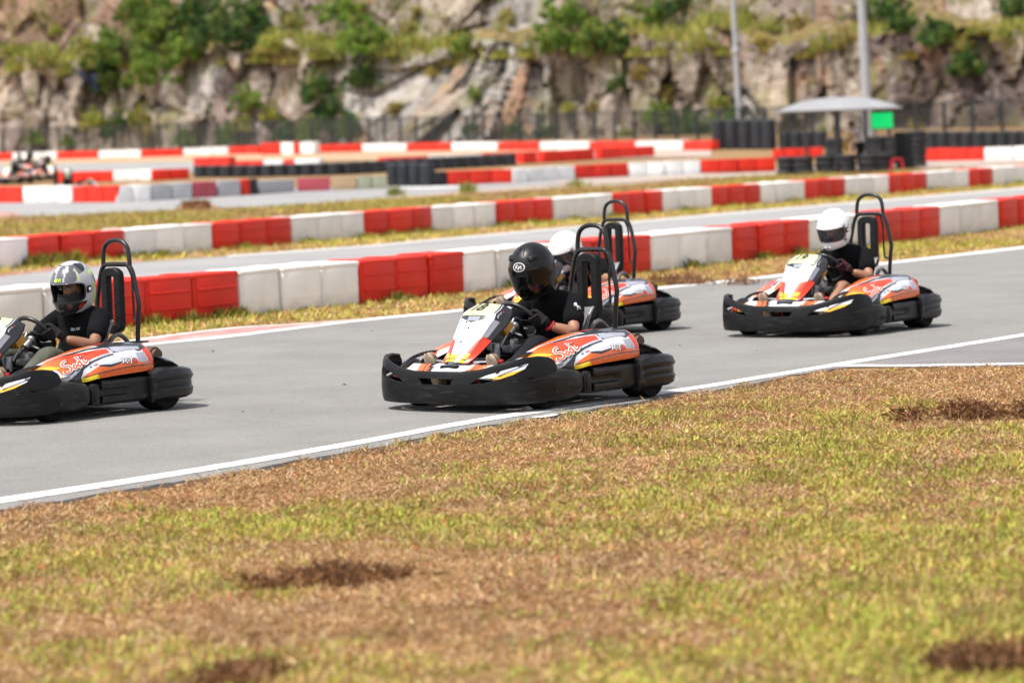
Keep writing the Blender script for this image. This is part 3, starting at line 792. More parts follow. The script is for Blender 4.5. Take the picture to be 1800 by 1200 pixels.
# ------------------------------------------------------------------ drivers
def helmet(parent, kind, hm):
    """hm: matrix of the head centre (x forward, y left, z up)"""
    m4 = np.array(hm)
    hs = 1.14 if kind == 'white' else 1.20
    def W(P): return (np.asarray(P) * hs) @ m4[:3, :3].T + m4[:3, 3]
    na, nv = 120, 84
    az = np.linspace(-PI, PI, na, endpoint=False) + PI / na; el = np.linspace(R(89.5), R(-62), nv)
    def surf(A, E, off=0.0):
        ce = np.where(E > 0, np.cos(E), np.cos(E) ** .48); se = np.sin(E)
        f = np.cos(A)
        a = np.where(f > 0, .148, .160); b = .128; c = np.where(E > 0, .152, .165)
        dn = np.clip(-E / R(60), 0, 1)
        x = (a + off) * ce * np.cos(A) + .030 * dn ** 1.2 * np.clip(f, 0, 1) ** 1.5
        y = (b + off) * ce * np.sin(A) * (1 - .10 * dn ** 2) * (1 - .10 * dn * np.clip(f, 0, 1))
        z = (c + off) * se + .018 * dn ** 3 * np.clip(-f, 0, 1)
        return np.stack([x, y, z], -1)
    A, E = np.meshgrid(az, el, indexing='ij')
    P = surf(A, E)
    Ac = A + PI / na; Ec = (E + np.roll(E, -1, 1)) / 2
    def port(A_, E_, wa=70., lo=-27., hi=15., p=5):
        return (np.abs(A_) / R(wa)) ** p + (np.abs(E_ - R((lo + hi) / 2)) / R((hi - lo) / 2)) ** p < 1
    hole = port(Ac, Ec) if kind != 'black' else np.zeros(A.shape, bool)
    cols = np.empty(A.shape + (3,)); cols[:] = 1
    if kind == 'paint':
        cols[:] = (.40, .40, .42)
        ad, ed = np.degrees(np.abs(Ac)), np.degrees(Ec)
        navy = lin(46, 48, 62); neon = lin(190, 225, 40)
        for poly, c in (([(0, 14), (50, 18), (54, 38), (34, 66), (0, 74)], navy), ([(10, 20), (16, 20), (20, 44), (14, 66), (10, 66), (15, 44)], (.46, .46, .48)), ([(16, 40), (40, 44), (70, 62), (30, 72), (10, 60)], lin(30, 31, 38)),
                        ([(0, 66), (180, 66), (180, 76), (0, 76)], (.46, .46, .48)), ([(54, 18), (60, 19), (58, 38), (68, 46), (66, 50), (54, 40)], neon), ([(62, 34), (90, 40), (120, 62), (70, 70), (50, 64)], lin(36, 37, 44)),
                        ([(96, 30), (150, 55), (180, 60), (180, 30), (140, 44), (104, 24)], lin(44, 45, 52)),
                        ([(100, 22), (122, 34), (118, 40), (96, 34)], neon),
                        ([(104, 12), (120, -4), (118, -34), (92, -50), (104, -26), (106, -8)], neon), ([(122, 6), (180, 16), (180, -62), (112, -62), (124, -34)], lin(58, 60, 64)),
                        ([(0, -26), (74, -28), (60, -44), (44, -62), (0, -62)], (.018, .018, .02)), ([(58, -30), (80, -28), (60, -48), (48, -50)], (.018, .018, .02)),
                        ([(60, -33), (72, -32), (58, -44), (50, -46)], lin(205, 40, 34))):
            cols[inpoly(ad, ed, poly)] = c
    mb = MB(); I = lambda i, j: (i % na) * nv + j
    Fc = []; cc = []
    for i in range(na):
        for j in range(nv - 1):
            if hole[i, j]: continue
            Fc.append((I(i, j), I(i, j + 1), I(i + 1, j + 1), I(i + 1, j))); cc.append(tuple(cols[i, j]))
    mb.add(W(P.reshape(-1, 3)), Fc, 0, cc)
    # inner lining and rolled rims
    Q = surf(A, E, -.016)
    Fi = [tuple(reversed((I(i, j), I(i, j + 1), I(i + 1, j + 1), I(i + 1, j)))) for i in range(na) for j in range(nv - 1) if not hole[i, j]]
    mb.add(W(Q.reshape(-1, 3)), Fi, 1)
    t = np.linspace(0, 2 * PI, 72, endpoint=False)
    pe = [(np.sign(math.cos(q)) * abs(math.cos(q)) ** .4 * R(70.5), R(-6) + np.sign(math.sin(q)) * abs(math.sin(q)) ** .4 * R(21.5)) for q in t]
    rim = surf(np.array([p[0] for p in pe]), np.array([p[1] for p in pe]), -.004)
    mb.tube(W(rim), .0065, 6, closed=True, mat=1)
    low = surf(np.linspace(-PI, PI, 60, endpoint=False), np.full(60, R(-62)), -.006)
    mb.tube(W(low), .009, 6, closed=True, mat=1)
    base = {'black': M['helmet_black'], 'white': M['helmet_white'], 'paint': M['helmet_paint']}[kind]
    h = mb.obj('helmet', [base, M['balaclava']], parent, sharp=60, color=(kind == 'paint'))
    # vents and hinge details
    vb = MB()
    def bump(azd, eld, su, sv, hgt, mi=0, rot=0):
        g = np.linspace(-1, 1, 9); U, V = np.meshgrid(g, g, indexing='ij')
        c_, s_ = math.cos(R(rot)), math.sin(R(rot))
        a_ = R(azd) + R(su) * (U * c_ - V * s_); e_ = R(eld) + R(sv) * (U * s_ + V * c_)
        o = hgt * np.clip(1 - U ** 4, 0, 1) * np.clip(1 - V ** 4, 0, 1) - .001
        Pb = np.stack([surf(a_, e_, 0.)[..., k] for k in range(3)], -1)
        Pb = surf(a_, e_, 0.) + (surf(a_, e_, .01) - surf(a_, e_, 0.)) * (o / .01)[..., None]
        vb.grid(W(Pb), mat=mi)
    for sg in (1, -1):
        bump(82 * sg, -4, 9, 8, .008, 1); bump(82 * sg, -4, 4, 4, .012, 0)
        if kind == 'black':
            bump(46 * sg, 40, 17, 6, .016, 0, 22 * sg); bump(40 * sg, 36, 9, 2.8, .0185, 1, 22 * sg); bump(16 * sg, 62, 3, 12, .007, 0, 0)
        if kind == 'white':
            bump(92 * sg, 8, 3, 3, .006, 1); bump(100 * sg, 16, 2.6, 2.6, .004, 1); bump(75 * sg, -32, 6, 3.4, .006, 1, 40 * sg); bump(30 * sg, 26, 5, 2, .004, 0)
            bump(10 * sg, -45, 9, 2, .006, 0)
        if kind == 'paint': bump(24 * sg, 52, 7, 10, .009, 0)
    bump(0, -47, 12, 3.5, .006, 1)
    vb.obj('vent', [base, M['balaclava']], h, color=(kind == 'paint'))
    # visor
    vz = MB(); aa = np.linspace(-R(80), R(80), 60)
    if kind == 'black':
        ee = np.linspace(R(15), R(-42), 28); A2, E2 = np.meshgrid(aa, ee, indexing='ij')
        fade = np.clip((np.abs(A2) - R(66)) / R(14), 0, 1)
        E2 = R(-8) + (E2 - R(-8)) * (1 - .5 * fade)
        vz.grid(W(surf(A2, E2, .0045)), flip=True)
        vz.obj('visor', [M['visor_dark']], h)
    elif kind == 'white':
        ee = np.linspace(R(16), R(-29), 20); A2, E2 = np.meshgrid(aa * .95, ee, indexing='ij')
        vz.grid(W(surf(A2, E2, .003)), flip=True); vz.obj('visor', [M['visor_smoke']], h)
        tp = MB(); A3, E3 = np.meshgrid(aa * .8, np.linspace(R(17), R(10), 5), indexing='ij'); tp.grid(W(surf(A3, E3, .005)), flip=True)
        tp.obj('visor_strip', [M['helmet_white']], h)
    else:
        ee = np.linspace(R(58), R(14), 20); A2, E2 = np.meshgrid(aa, ee, indexing='ij')
        fade = np.clip((np.abs(A2) - R(50)) / R(30), 0, 1)
        E2 = E2 * (1 - .55 * fade)
        vz.grid(W(surf(A2, E2, .016)), flip=True); vz.obj('visor', [M['visor_clear']], h)
    # badge / lettering on the brow
    def brow(azd, eld, sc, off):
        def fn(V):
            a = R(azd) + V[:, 0] * sc / .135; e = R(eld) + V[:, 1] * sc / .15
            return W(surf(a, e, off))
        return fn
    lb = MB()
    if kind in ('black', 'white'):
        s = 'Kyt' if kind == 'black' else 'Arai'
        V, Fc = text_polys(s, .15, .015); w = V[:, 0].max(); sc = .028 if kind == 'black' else .019
        el0 = 25 if kind == 'black' else 33
        th = np.linspace(0, 2 * PI, 32, endpoint=False)
        for r_, mi, o_ in ((1.0, 0, .0015), (.86, 1, .0022)) if kind == 'black' else ((1.0, 1, .0015), (.93, 2, .0022)):
            ring = np.stack([1.62 * r_ * np.cos(th), .95 * r_ * np.sin(th)], -1)
            disc = np.concatenate([ring, ring * .5, [[0, 0]]]); k = 32
            F2 = [(i, (i + 1) % k, k + (i + 1) % k, k + i) for i in range(k)] + [(k + i, k + (i + 1) % k, 2 * k) for i in range(k)]
            lb.add(brow(0, el0, sc, o_)(disc), F2, mi)
        lb.add(brow(0, el0, sc, .003)((V - [w / 2, .42]) * .82), Fc, 0 if kind == 'black' else 1)
        lb.obj('helmet_badge', [M['white_letter'], M['dark_letter'], M['helmet_white']], h, smooth=False)
    else:
        V, Fc = text_polys('GIVI', 0, .03); w = V[:, 0].max()
        lb.add(brow(0, 22.5, .017, .020)(V - [w / 2, .4]), Fc, 0)
        lb.obj('helmet_badge', [mat('neon_lettering', lin(190, 225, 40), .5)], h, smooth=False)
    return h

def glove(name, parent, sg, grip, T, O, Nn, wrist, mats):
    """hand closed round the wheel rim: palm, four fingers, thumb"""
    g, T, O, Nn, w = (Vector(q) for q in (grip, T, O, Nn, wrist))
    pts = [w, w.lerp(g + O * .040 + Nn * .020, .45), g + O * .040 + Nn * .018]
    rad = [.040, .040, (.036, .030)]
    ed = [(0, 1), (1, 2)]
    for i, (off, rr, ln) in enumerate(((.036, .0125, 1.0), (.012, .013, 1.08), (-.012, .0125, 1.02), (-.034, .011, .85))):
        prev = 2
        for j, ph in enumerate((25, -28, -80, -130)):
            p = g + T * (off * (1 - .05 * j)) + (O * math.cos(R(ph * ln)) + Nn * math.sin(R(ph * ln))) * (.036 - .002 * j)
            pts.append(p); rad.append(rr * (1 - .06 * j)); ed.append((prev, len(pts) - 1)); prev = len(pts) - 1
    prev = 1
    for p, r_ in ((g + T * .045 + O * .030 + Nn * .035, .015), (g + T * .055 + O * .0 + Nn * .034, .013), (g + T * .056 - O * .026 + Nn * .016, .0115)):
        pts.append(p); rad.append(r_); ed.append((prev, len(pts) - 1)); prev = len(pts) - 1
    gl = skin_obj(name, [tuple(p) for p in pts], ed, rad, mats[0], parent, sub=2, root=0)
    if mats[1] is not None:
        cb = MB(); d = (w - pts[1]).normalized(); q = d.to_track_quat('Z', 'Y').to_matrix().to_4x4()
        cb.lathe([(.034, .030), (.042, .026), (.044, .018), (.042, .010)], 18, Matrix.Translation(w - d * .018) @ q)
        cb.obj('cuff', [mats[1]], gl)
    return gl

def shoe(parent, heel, toe, side, mt):
    """side: unit vector across the foot"""
    h, t, s = Vector(heel), Vector(toe), Vector(side)
    d = (t - h); L = d.length; d.normalize(); up = s.cross(d)
    if up.x > 0: up = -up
    mb = MB(); th = np.linspace(0, 2 * PI, 20, endpoint=False)
    P = []
    for f, w, hh in ((-.02, .02, .03), (0, .034, .055), (.15, .038, .075), (.32, .037, .070), (.5, .042, .058), (.7, .048, .046), (.88, .044, .036), (.97, .030, .026), (1.0, .010, .012)):
        c = h + d * (f * L)
        P.append([tuple(c + s * (w * math.copysign(abs(math.cos(a)) ** .7, math.cos(a))) + up * (hh * (.5 + .5 * math.copysign(abs(math.sin(a)) ** .8, math.sin(a))))) for a in th])
    mb.grid(np.array(P), cv=True)
    o = mb.obj('shoe', [mt], parent)
    sb = MB(); Q = []
    for f, w in ((-.03, .018), (0, .036), (.2, .040), (.45, .042), (.7, .051), (.88, .047), (.98, .030), (1.02, .008)):
        c = h + d * (f * L) - up * .012
        Q.append([tuple(c + s * (w * math.cos(a)) + up * (.012 * math.sin(a))) for a in th])
    sb.grid(np.array(Q), cv=True); sb.obj('sole', [M['sole']], o)
    return o

def make_driver(pose, hk, gl, trouser, shoe_m, skin, shirt_txt=None, yaw=0, pitch=0):
    d = empty('person')
    J = dict(pel=(-.34, 0, .25), sp=(-.36, 0, .42), ch=(-.32, 0, .61), nb=(-.23, 0, .73), nk=(-.17, 0, .80), hd=(-.07, .01, .92),
             sL=(-.30, .19, .675), eL=(-.12, .325, .475), wL=(.02, .235, .530),
             hL=(-.30, .10, .21), kL=(.13, .20, .42), aL=(.55, .27, .20))
    if pose == 'upright':
        J.update(sp=(-.38, 0, .42), ch=(-.385, 0, .60), nb=(-.35, 0, .735), nk=(-.33, 0, .79), hd=(-.29, .01, .885),
                 sL=(-.375, .20, .67), eL=(-.16, .335, .475), wL=(.02, .24, .535), kL=(.16, .22, .44))
    if pose == 'low':
        J.update(ch=(-.28, 0, .57), nb=(-.14, 0, .64), nk=(-.04, 0, .69), hd=(.06, .0, .775), sL=(-.26, .19, .62))
    J = {k: Vector(v) for k, v in J.items()}
    for k in list(J):
        if k.endswith('L'): J[k[0] + 'R'] = Vector((J[k].x, -J[k].y, J[k].z))
    hd = J['hd']
    hm = Matrix.Translation(hd) @ Matrix.Rotation(R(yaw), 4, 'Z') @ Matrix.Rotation(R(pitch), 4, 'Y')
    face = hm @ Vector((.055, 0, -.012)); chin = hm @ Vector((.06, 0, -.075)); nose = hm @ Vector((.098, 0, -.028)); top = hm @ Vector((-.01, 0, .055))
    pts = [J['pel'], J['sp'], J['ch'], J['nb'], J['nk'], hd, top, face, chin, nose]
    rad = [(.125, .10), (.115, .09), (.13, .10), .058, .052, .083, .07, .066, .036, .012]
    ed = [(0, 1), (1, 2), (2, 3), (3, 4), (4, 5), (5, 6), (5, 7), (7, 8), (7, 9)]
    for s in 'LR':
        b = len(pts); pts += [J['s' + s], J['e' + s], J['w' + s]]; rad += [.055, .044, .031]
        mid = J['e' + s].lerp(J['w' + s], .35); pts.append(mid); rad.append(.046)
        ed += [(2, b), (b, b + 1), (b + 1, b + 3), (b + 3, b + 2)]
        b = len(pts); pts += [J['h' + s], J['k' + s], J['a' + s], J['k' + s].lerp(J['a' + s], .35)]; rad += [.08, .058, .038, .055]
        ed += [(0, b), (b, b + 1), (b + 1, b + 3), (b + 3, b + 2)]
    body = skin_obj('body', [tuple(p) for p in pts], ed, rad, skin, d, sub=2)
    # eyes and brows sit on the face
    eb = MB()
    for sg in (1, -1):
        p = hm @ Vector((.110, .031 * sg, .002))
        eb.lathe([(.0, -.007), (.009, -.005), (.013, 0), (.009, .005), (.0, .007)], 12, Matrix.Translation(p), mat=0)
        p2 = hm @ Vector((.1185, .031 * sg, .001)); eb.lathe([(0, -.006), (.005, -.003), (.006, 0), (.005, .003), (0, .006)], 10, Matrix.Translation(p2), mat=1)
        eb.tube([tuple(hm @ Vector((.112, .012 * sg, .017))), tuple(hm @ Vector((.114, .032 * sg, .022))), tuple(hm @ Vector((.102, .054 * sg, .016)))], .005, 6, mat=1)
    eb.obj('eyes', [M['eye_white'], M['eye_dark']], body)
    # shirt
    sp = [J['pel'], J['sp'], J['ch'], J['nb'], J['nb'].lerp(J['nk'], .75)]; sr = [(.168, .135), (.168, .132), (.178, .142), .082, .066]; se = [(0, 1), (1, 2), (2, 3), (3, 4)]
    for s in 'LR':
        b = len(sp); q = J['s' + s].lerp(J['e' + s], .80)
        sp += [J['s' + s], J['s' + s].lerp(J['e' + s], .45), q]; sr += [.090, .084, .078]; se += [(2, b), (b, b + 1), (b + 1, b + 2)]
    sh = skin_obj('shirt', [tuple(p) for p in sp], se, sr, M['shirt'], d, sub=2)
    if shirt_txt:
        V, Fc = text_polys(shirt_txt, 0, .02)
        mb = MB()
        if pose == 'upright':
            c = J['ch'] + Vector((.175, .05, -.015)); ex = Vector((-.18, 1, .05)).normalized(); ey = Vector((.25, 0, 1)).normalized(); sc = .019
        else:
            c = J['sL'] + Vector((.075, .062, -.065)); ex = Vector((.12, .10, -1)).normalized(); ey = Vector((.9, .45, .1)).normalized(); sc = .020
        V = V - [V[:, 0].max() / 2, .5]
        dg = bpy.context.evaluated_depsgraph_get()
        out = []
        nrm = ex.cross(ey).normalized()
        for v in V:
            p = c + ex * (v[0] * sc) + ey * (v[1] * sc)
            ok, loc, nn, _ = sh.closest_point_on_mesh(p)
            out.append(tuple(loc + nn * .003))
        mb.add(np.array(out), Fc); mb.obj('shirt_lettering', [M['white_letter']], sh, smooth=False)
    # trousers
    tp = [J['pel'] + Vector((0, 0, -.01))]; tr = [(.15, .115)]; te = []
    for s in 'LR':
        b = len(tp); end = 1.0 if trouser != 'shorts' else .0
        if trouser == 'shorts':
            tp += [J['h' + s], J['h' + s].lerp(J['k' + s], .62)]; tr += [.100, .088]; te += [(0, b), (b, b + 1)]
        else:
            tp += [J['h' + s], J['k' + s], J['k' + s].lerp(J['a' + s], .4), J['k' + s].lerp(J['a' + s], .93)]; tr += [.102, .080, .074, .056]; te += [(0, b), (b, b + 1), (b + 1, b + 2), (b + 2, b + 3)]
    skin_obj('trousers' if trouser != 'shorts' else 'shorts', [tuple(p) for p in tp], te, tr,
             M['trouser_olive'] if trouser == 'olive' else M['trouser_black'], d, sub=2)
    Cw = Vector((.075, 0, .562)); nW = Vector((-.80, 0, .60)); mW = Vector((.60, 0, .80))
    for sg, s in ((1, 'L'), (-1, 'R')):
        a = R(84)
        grip = Cw + mW * (.157 * math.cos(a)) + Vector((0, sg * .157 * math.sin(a), 0))
        O = (mW * math.cos(a) + Vector((0, sg * math.sin(a), 0))).normalized(); T = (mW * math.sin(a) - Vector((0, sg * math.cos(a), 0))).normalized()
        glove('glove', d, sg, grip, T, O, nW, J['w' + s], gl)
        shoe(d, (.60, .285 * sg, .13), (.70, .285 * sg, .385), (0, 1, 0), shoe_m)
    helmet(d, hk, hm)
    if hk == 'paint':
        bl = MB()
        ang = np.linspace(-R(95), R(95), 30); zz = np.linspace(-.10, -.028, 8)
        A_, Z_ = np.meshgrid(ang, zz, indexing='ij')
        rr = .100 + .014 * np.clip((-.03 - Z_) / .07, 0, 1) + .010 * np.cos(A_ * 2)
        Pb = np.stack([.012 + rr * np.cos(A_), rr * .92 * np.sin(A_), Z_], -1); m4 = np.array(hm)
        bl.grid((Pb * 1.12) @ m4[:3, :3].T + m4[:3, 3], flip=True); bl.obj('face_mask', [M['balaclava']], body)
    return d
# ------------------------------------------------------------------ karts and drivers in place
POSE = {'mid': (.10, 23.55, 48.6), 'right': (2.80, 30.3, 54.4), 'left': (-3.235, 23.95, 50.5), 'back': (.545, 31.3, 52.0)}
KG = 'rental karts racing on the near track'
def stand(o, p):
    o.scale = (.98, .98, .98)
    o.location = (p[0], p[1], .004); o.rotation_euler = (0, 0, math.atan2(-math.sin(R(p[2])), -math.cos(R(p[2]))))
def kart_at(key, num, label):
    root = copy_tree(KART)
    stand(root, POSE[key])
    tag(root, label, 'go kart', KG)
    n = [c for c in root.children if c.name.startswith('nose_panel')][0]
    race_number(num, n)
    return root
kart_at('right', '19', 'orange and white go kart numbered 19, its driver in shorts and white helmet')
kart_at('left', '12', 'orange and white go kart leading the others, its driver in olive trousers')
kart_at('back', '16', 'orange go kart half hidden behind the kart numbered 18')
stand(KART, POSE['mid']); tag(KART, 'orange and white go kart numbered 18 in the middle, black helmeted driver aboard', 'go kart', KG)
race_number('18', NOSE)

PG = 'drivers seated in the racing karts'
D1 = make_driver('lean', 'black', (M['glove'], M['cuff_red']), 'black', M['shoe'], M['skin'], 'HANG', yaw=10, pitch=20)
stand(D1, POSE['mid']); tag(D1, 'person in a matt black helmet, black shirt and black gloves leaning over the wheel', 'person', PG)
D2 = make_driver('lean', 'white', (M['glove_red'], None), 'shorts', M['shoe_red'], M['skin'], None, yaw=2, pitch=15)
stand(D2, POSE['right']); tag(D2, 'person in white helmet, black shirt, shorts and red gloves driving kart 19', 'person', PG)
D3 = make_driver('upright', 'paint', (M['glove'], None), 'olive', M['shoe'], M['skin_dark'], 'IZA /OT', yaw=14, pitch=9)
stand(D3, POSE['left']); tag(D3, 'person in white, grey and neon yellow helmet with raised visor and olive trousers', 'person', PG)
D4 = make_driver('low', 'white', (M['glove_red'], None), 'black', M['shoe'], M['skin'], None, yaw=-4, pitch=24)
stand(D4, POSE['back']); tag(D4, 'person in white helmet partly hidden behind the black helmeted driver', 'person', PG)

# far karts waiting at the bend (seen tiny)
for (px, py, th, lab, drv, dl) in ((56, 306, 150, 'tiny kart farthest away on the far bend at upper left', D1, 'tiny person in dark clothes on the farthest of the distant karts'),
                              (86, 318, 112, 'tiny kart just in front of the farthest kart at upper left', D1, 'tiny person in dark clothes on the second distant kart'),
                              (22, 324, 75, 'tiny kart at the left edge behind the white barrier blocks', D3, 'tiny person at the left edge behind the distant barrier'),
                              (138, 353, 176, 'tiny kart hidden behind the distant red barrier, only the driver showing', D3, 'tiny person whose helmet rises above the distant red barrier')):
    g = G(px, py)
    for src, lb, ct, gr in ((KART, lab, 'go kart', 'karts on the far bend'), (drv, dl, 'person', 'drivers on the far bend')):
        c = copy_tree(src); c.location = g; c.location.z += .004
        c.rotation_euler = (0, 0, math.atan2(-math.sin(R(th)), -math.cos(R(th))))
        tag(c, lb, ct, gr)
# ------------------------------------------------------------------ ground, tracks and markings
def hash2(ix, iy, seed):
    h = (ix.astype(np.int64) * 374761393 + iy.astype(np.int64) * 668265263 + seed * 1442695041) & 0x7fffffff
    h = ((h ^ (h >> 13)) * 1274126177) & 0x7fffffff
    return ((h ^ (h >> 16)) & 0xffffff) / float(0xffffff)
def vnoise(x, y, seed=0):
    ix, iy = np.floor(x), np.floor(y); fx, fy = x - ix, y - iy
    fx = fx * fx * (3 - 2 * fx); fy = fy * fy * (3 - 2 * fy)
    a, b = hash2(ix, iy, seed), hash2(ix + 1, iy, seed); c, d = hash2(ix, iy + 1, seed), hash2(ix + 1, iy + 1, seed)
    return (a * (1 - fx) + b * fx) * (1 - fy) + (c * (1 - fx) + d * fx) * fy
def fbm(x, y, o=4, seed=0):
    s = 0; a = .5; t = 0
    for k in range(o):
        s = s + a * vnoise(x * 2 ** k, y * 2 ** k, seed + k * 17); t += a; a *= .55
    return s / t

def ramp_mat(name, stops, scale=1.0, detail=8, rough=.9, fine=None, bump=.4, bscale=60, stretch=(1, 1, 1), big=None, speck=None, distort=0.0):
    """noise -> colour ramp ground material with optional fine grain and broad patches"""
    m = bpy.data.materials.new(name); m.use_nodes = True; N, L = nodes(m); b = N['Principled BSDF']
    b.inputs['Roughness'].default_value = rough; b.inputs['Specular IOR Level'].default_value = .25
    tc = N.new('ShaderNodeTexCoord'); mp = N.new('ShaderNodeMapping'); L.new(tc.outputs['Object'], mp.inputs[0]); mp.inputs['Scale'].default_value = stretch
    nz = N.new('ShaderNodeTexNoise'); nz.inputs['Scale'].default_value = scale; nz.inputs['Detail'].default_value = detail; nz.inputs['Roughness'].default_value = .65
    nz.inputs['Distortion'].default_value = distort
    L.new(mp.outputs[0], nz.inputs['Vector'])
    cr = N.new('ShaderNodeValToRGB'); e = cr.color_ramp.elements
    while len(e) < len(stops): e.new(.5)
    for el, (p, c) in zip(e, stops): el.position = p; el.color = (*c, 1)
    L.new(nz.outputs[0], cr.inputs[0]); src = cr.outputs[0]
    def mul(src, scale, lo, hi, st=(1, 1, 1), det=4):
        mp2 = N.new('ShaderNodeMapping'); L.new(tc.outputs['Object'], mp2.inputs[0]); mp2.inputs['Scale'].default_value = st
        n2 = N.new('ShaderNodeTexNoise'); n2.inputs['Scale'].default_value = scale; n2.inputs['Detail'].default_value = det
        L.new(mp2.outputs[0], n2.inputs['Vector'])
        mr = N.new('ShaderNodeMapRange'); mr.inputs[1].default_value = .3; mr.inputs[2].default_value = .7; mr.inputs[3].default_value = lo; mr.inputs[4].default_value = hi
        L.new(n2.outputs[0], mr.inputs[0])
        sc = N.new('ShaderNodeVectorMath'); sc.operation = 'SCALE'; L.new(src, sc.inputs[0]); L.new(mr.outputs[0], sc.inputs['Scale'])
        return sc.outputs[0]
    if big: src = mul(src, *big)
    if fine: src = mul(src, *fine)
    if speck: src = mul(src, *speck)
    L.new(src, b.inputs['Base Color'])
    if bump:
        n3 = N.new('ShaderNodeTexNoise'); n3.inputs['Scale'].default_value = bscale; n3.inputs['Detail'].default_value = 6
        L.new(mp.outputs[0], n3.inputs['Vector'])
        bp = N.new('ShaderNodeBump'); bp.inputs['Strength'].default_value = bump; bp.inputs['Distance'].default_value = .03
        L.new(n3.outputs[0], bp.inputs['Height']); L.new(bp.outputs[0], b.inputs['Normal'])
    return m

def alb(r, g, b, k=1.75):
    return tuple(c / k for c in lin(r, g, b))
BROWN, STRAW, OLIVE, SOIL = alb(168, 126, 84), alb(202, 165, 118), alb(150, 138, 62), alb(110, 78, 52)
M['ground'] = ramp_mat('dry_turf', [(.25, SOIL), (.42, BROWN), (.55, STRAW), (.68, OLIVE), (.8, BROWN)], 3.2, 10, fine=(60, .65, 1.3), big=(.25, .8, 1.15), bump=.6, bscale=30)
M['verge'] = ramp_mat('verge_turf', [(.25, alb(128, 100, 55)), (.45, alb(190, 156, 100)), (.6, alb(180, 152, 92)), (.78, alb(156, 142, 76))], 1.3, 10, fine=(40, .7, 1.3), bump=.6, bscale=25)
M['asphalt'] = ramp_mat('grey_asphalt', [(.3, alb(166, 163, 160)), (.5, alb(175, 172, 168)), (.7, alb(184, 181, 176))], 1.0, 6, rough=.85,
                        fine=(230, .60, 1.4), big=(1.6, .97, 1.02, (1.0, .22, 1)), speck=(70, .84, 1.14), bump=.5, bscale=180)
M['asphalt_dark'] = ramp_mat('older_asphalt', [(.3, alb(150, 145, 145)), (.5, alb(160, 156, 155)), (.7, alb(172, 167, 165))], 1.4, 6, rough=.85, fine=(200, .75, 1.25), bump=.35, bscale=200)
M['asphalt_far'] = ramp_mat('far_asphalt', [(.3, alb(178, 177, 177)), (.5, alb(190, 188, 187)), (.7, alb(200, 198, 196))], .4, 5, rough=.85, fine=(60, .85, 1.15), big=(.05, .92, 1.06), bump=.2)
M['pink_dirt'] = ramp_mat('pinkish_dirt', [(.3, alb(214, 186, 166)), (.5, alb(222, 200, 186)), (.7, alb(206, 196, 190))], .5, 6, fine=(20, .9, 1.1), bump=.3)
M['tan_dirt'] = ramp_mat('tan_dirt', [(.3, alb(212, 172, 134)), (.5, alb(224, 190, 154)), (.7, alb(206, 180, 140))], .5, 6, fine=(20, .9, 1.1), bump=.3)
M['paint'] = ramp_mat('road_paint', [(.34, (.34, .34, .33)), (.46, (.66, .66, .65)), (.62, (.78, .78, .77))], 7, 10, rough=.7, fine=(120, .85, 1.1), bump=.1)
M['paint_red'] = ramp_mat('faded_red_paint', [(.28, alb(226, 216, 210)), (.42, alb(220, 176, 168)), (.54, alb(214, 150, 142)), (.66, alb(228, 208, 202)), (.80, alb(222, 184, 176))], 2.2, 9, rough=.75, fine=(70, .85, 1.15), bump=.1, stretch=(1, .5, 1))
M['soil_edge'] = ramp_mat('dark_soil_edge', [(.3, (.035, .032, .032)), (.6, (.07, .06, .055)), (.8, (.11, .09, .07))], 12, 8, bump=.8, bscale=50)

def structure(name, V, Fc, m, smooth=True):
    mb = MB(); mb.add(V, Fc); o = mb.obj(name, [m], None, sharp=60, smooth=smooth); o['kind'] = 'structure'
    return o

# the ground as one sheet, out to the foot of the quarry and past it
xs = np.concatenate([[-420, -200, -120], np.linspace(-80, 80, 81), [120, 200, 420]]); ys = np.concatenate([[-60, 0, 4], np.linspace(8, RAMP0, 60), np.linspace(RAMP0 + 2, RAMP1, 60), [300, 420, 600]])
XX, YY = np.meshgrid(xs, ys, indexing='ij')
gm = MB(); gm.grid(np.stack([XX, YY, gz(YY)], -1)); gnd = gm.obj('ground', [M['ground']], None, sharp=None); gnd['kind'] = 'structure'

def band(name, upper, lower, m, lift, step=12, smooth_line=True):
    """sheet on the ground between two lines"""
    def samp(p):
        p = np.array(p, float)
        return crom(p, 6) if smooth_line and len(p) > 2 else p
    U_, L_ = samp(upper), samp(lower)
    x0 = max(U_[0, 0], L_[0, 0]); x1 = min(U_[-1, 0], L_[-1, 0])
    n = max(2, int((x1 - x0) / step)); xx = np.linspace(x0, x1, n)
    yu = np.interp(xx, U_[:, 0], U_[:, 1]); yl = np.interp(xx, L_[:, 0], L_[:, 1])
    V = []; rows = 5
    for x, a, b in zip(xx, yu, yl):
        b = max(b, a + .05)
        p, q = G(x, a), G(x, b)
        for f in np.linspace(0, 1, rows):
            w = p.lerp(q, f); V.append((w.x, w.y, float(gz(w.y)) + lift))
    Fc = [(i * rows + j, i * rows + j + 1, (i + 1) * rows + j + 1, (i + 1) * rows + j) for i in range(n - 1) for j in range(rows - 1)]
    return structure(name, np.array(V), Fc, m)

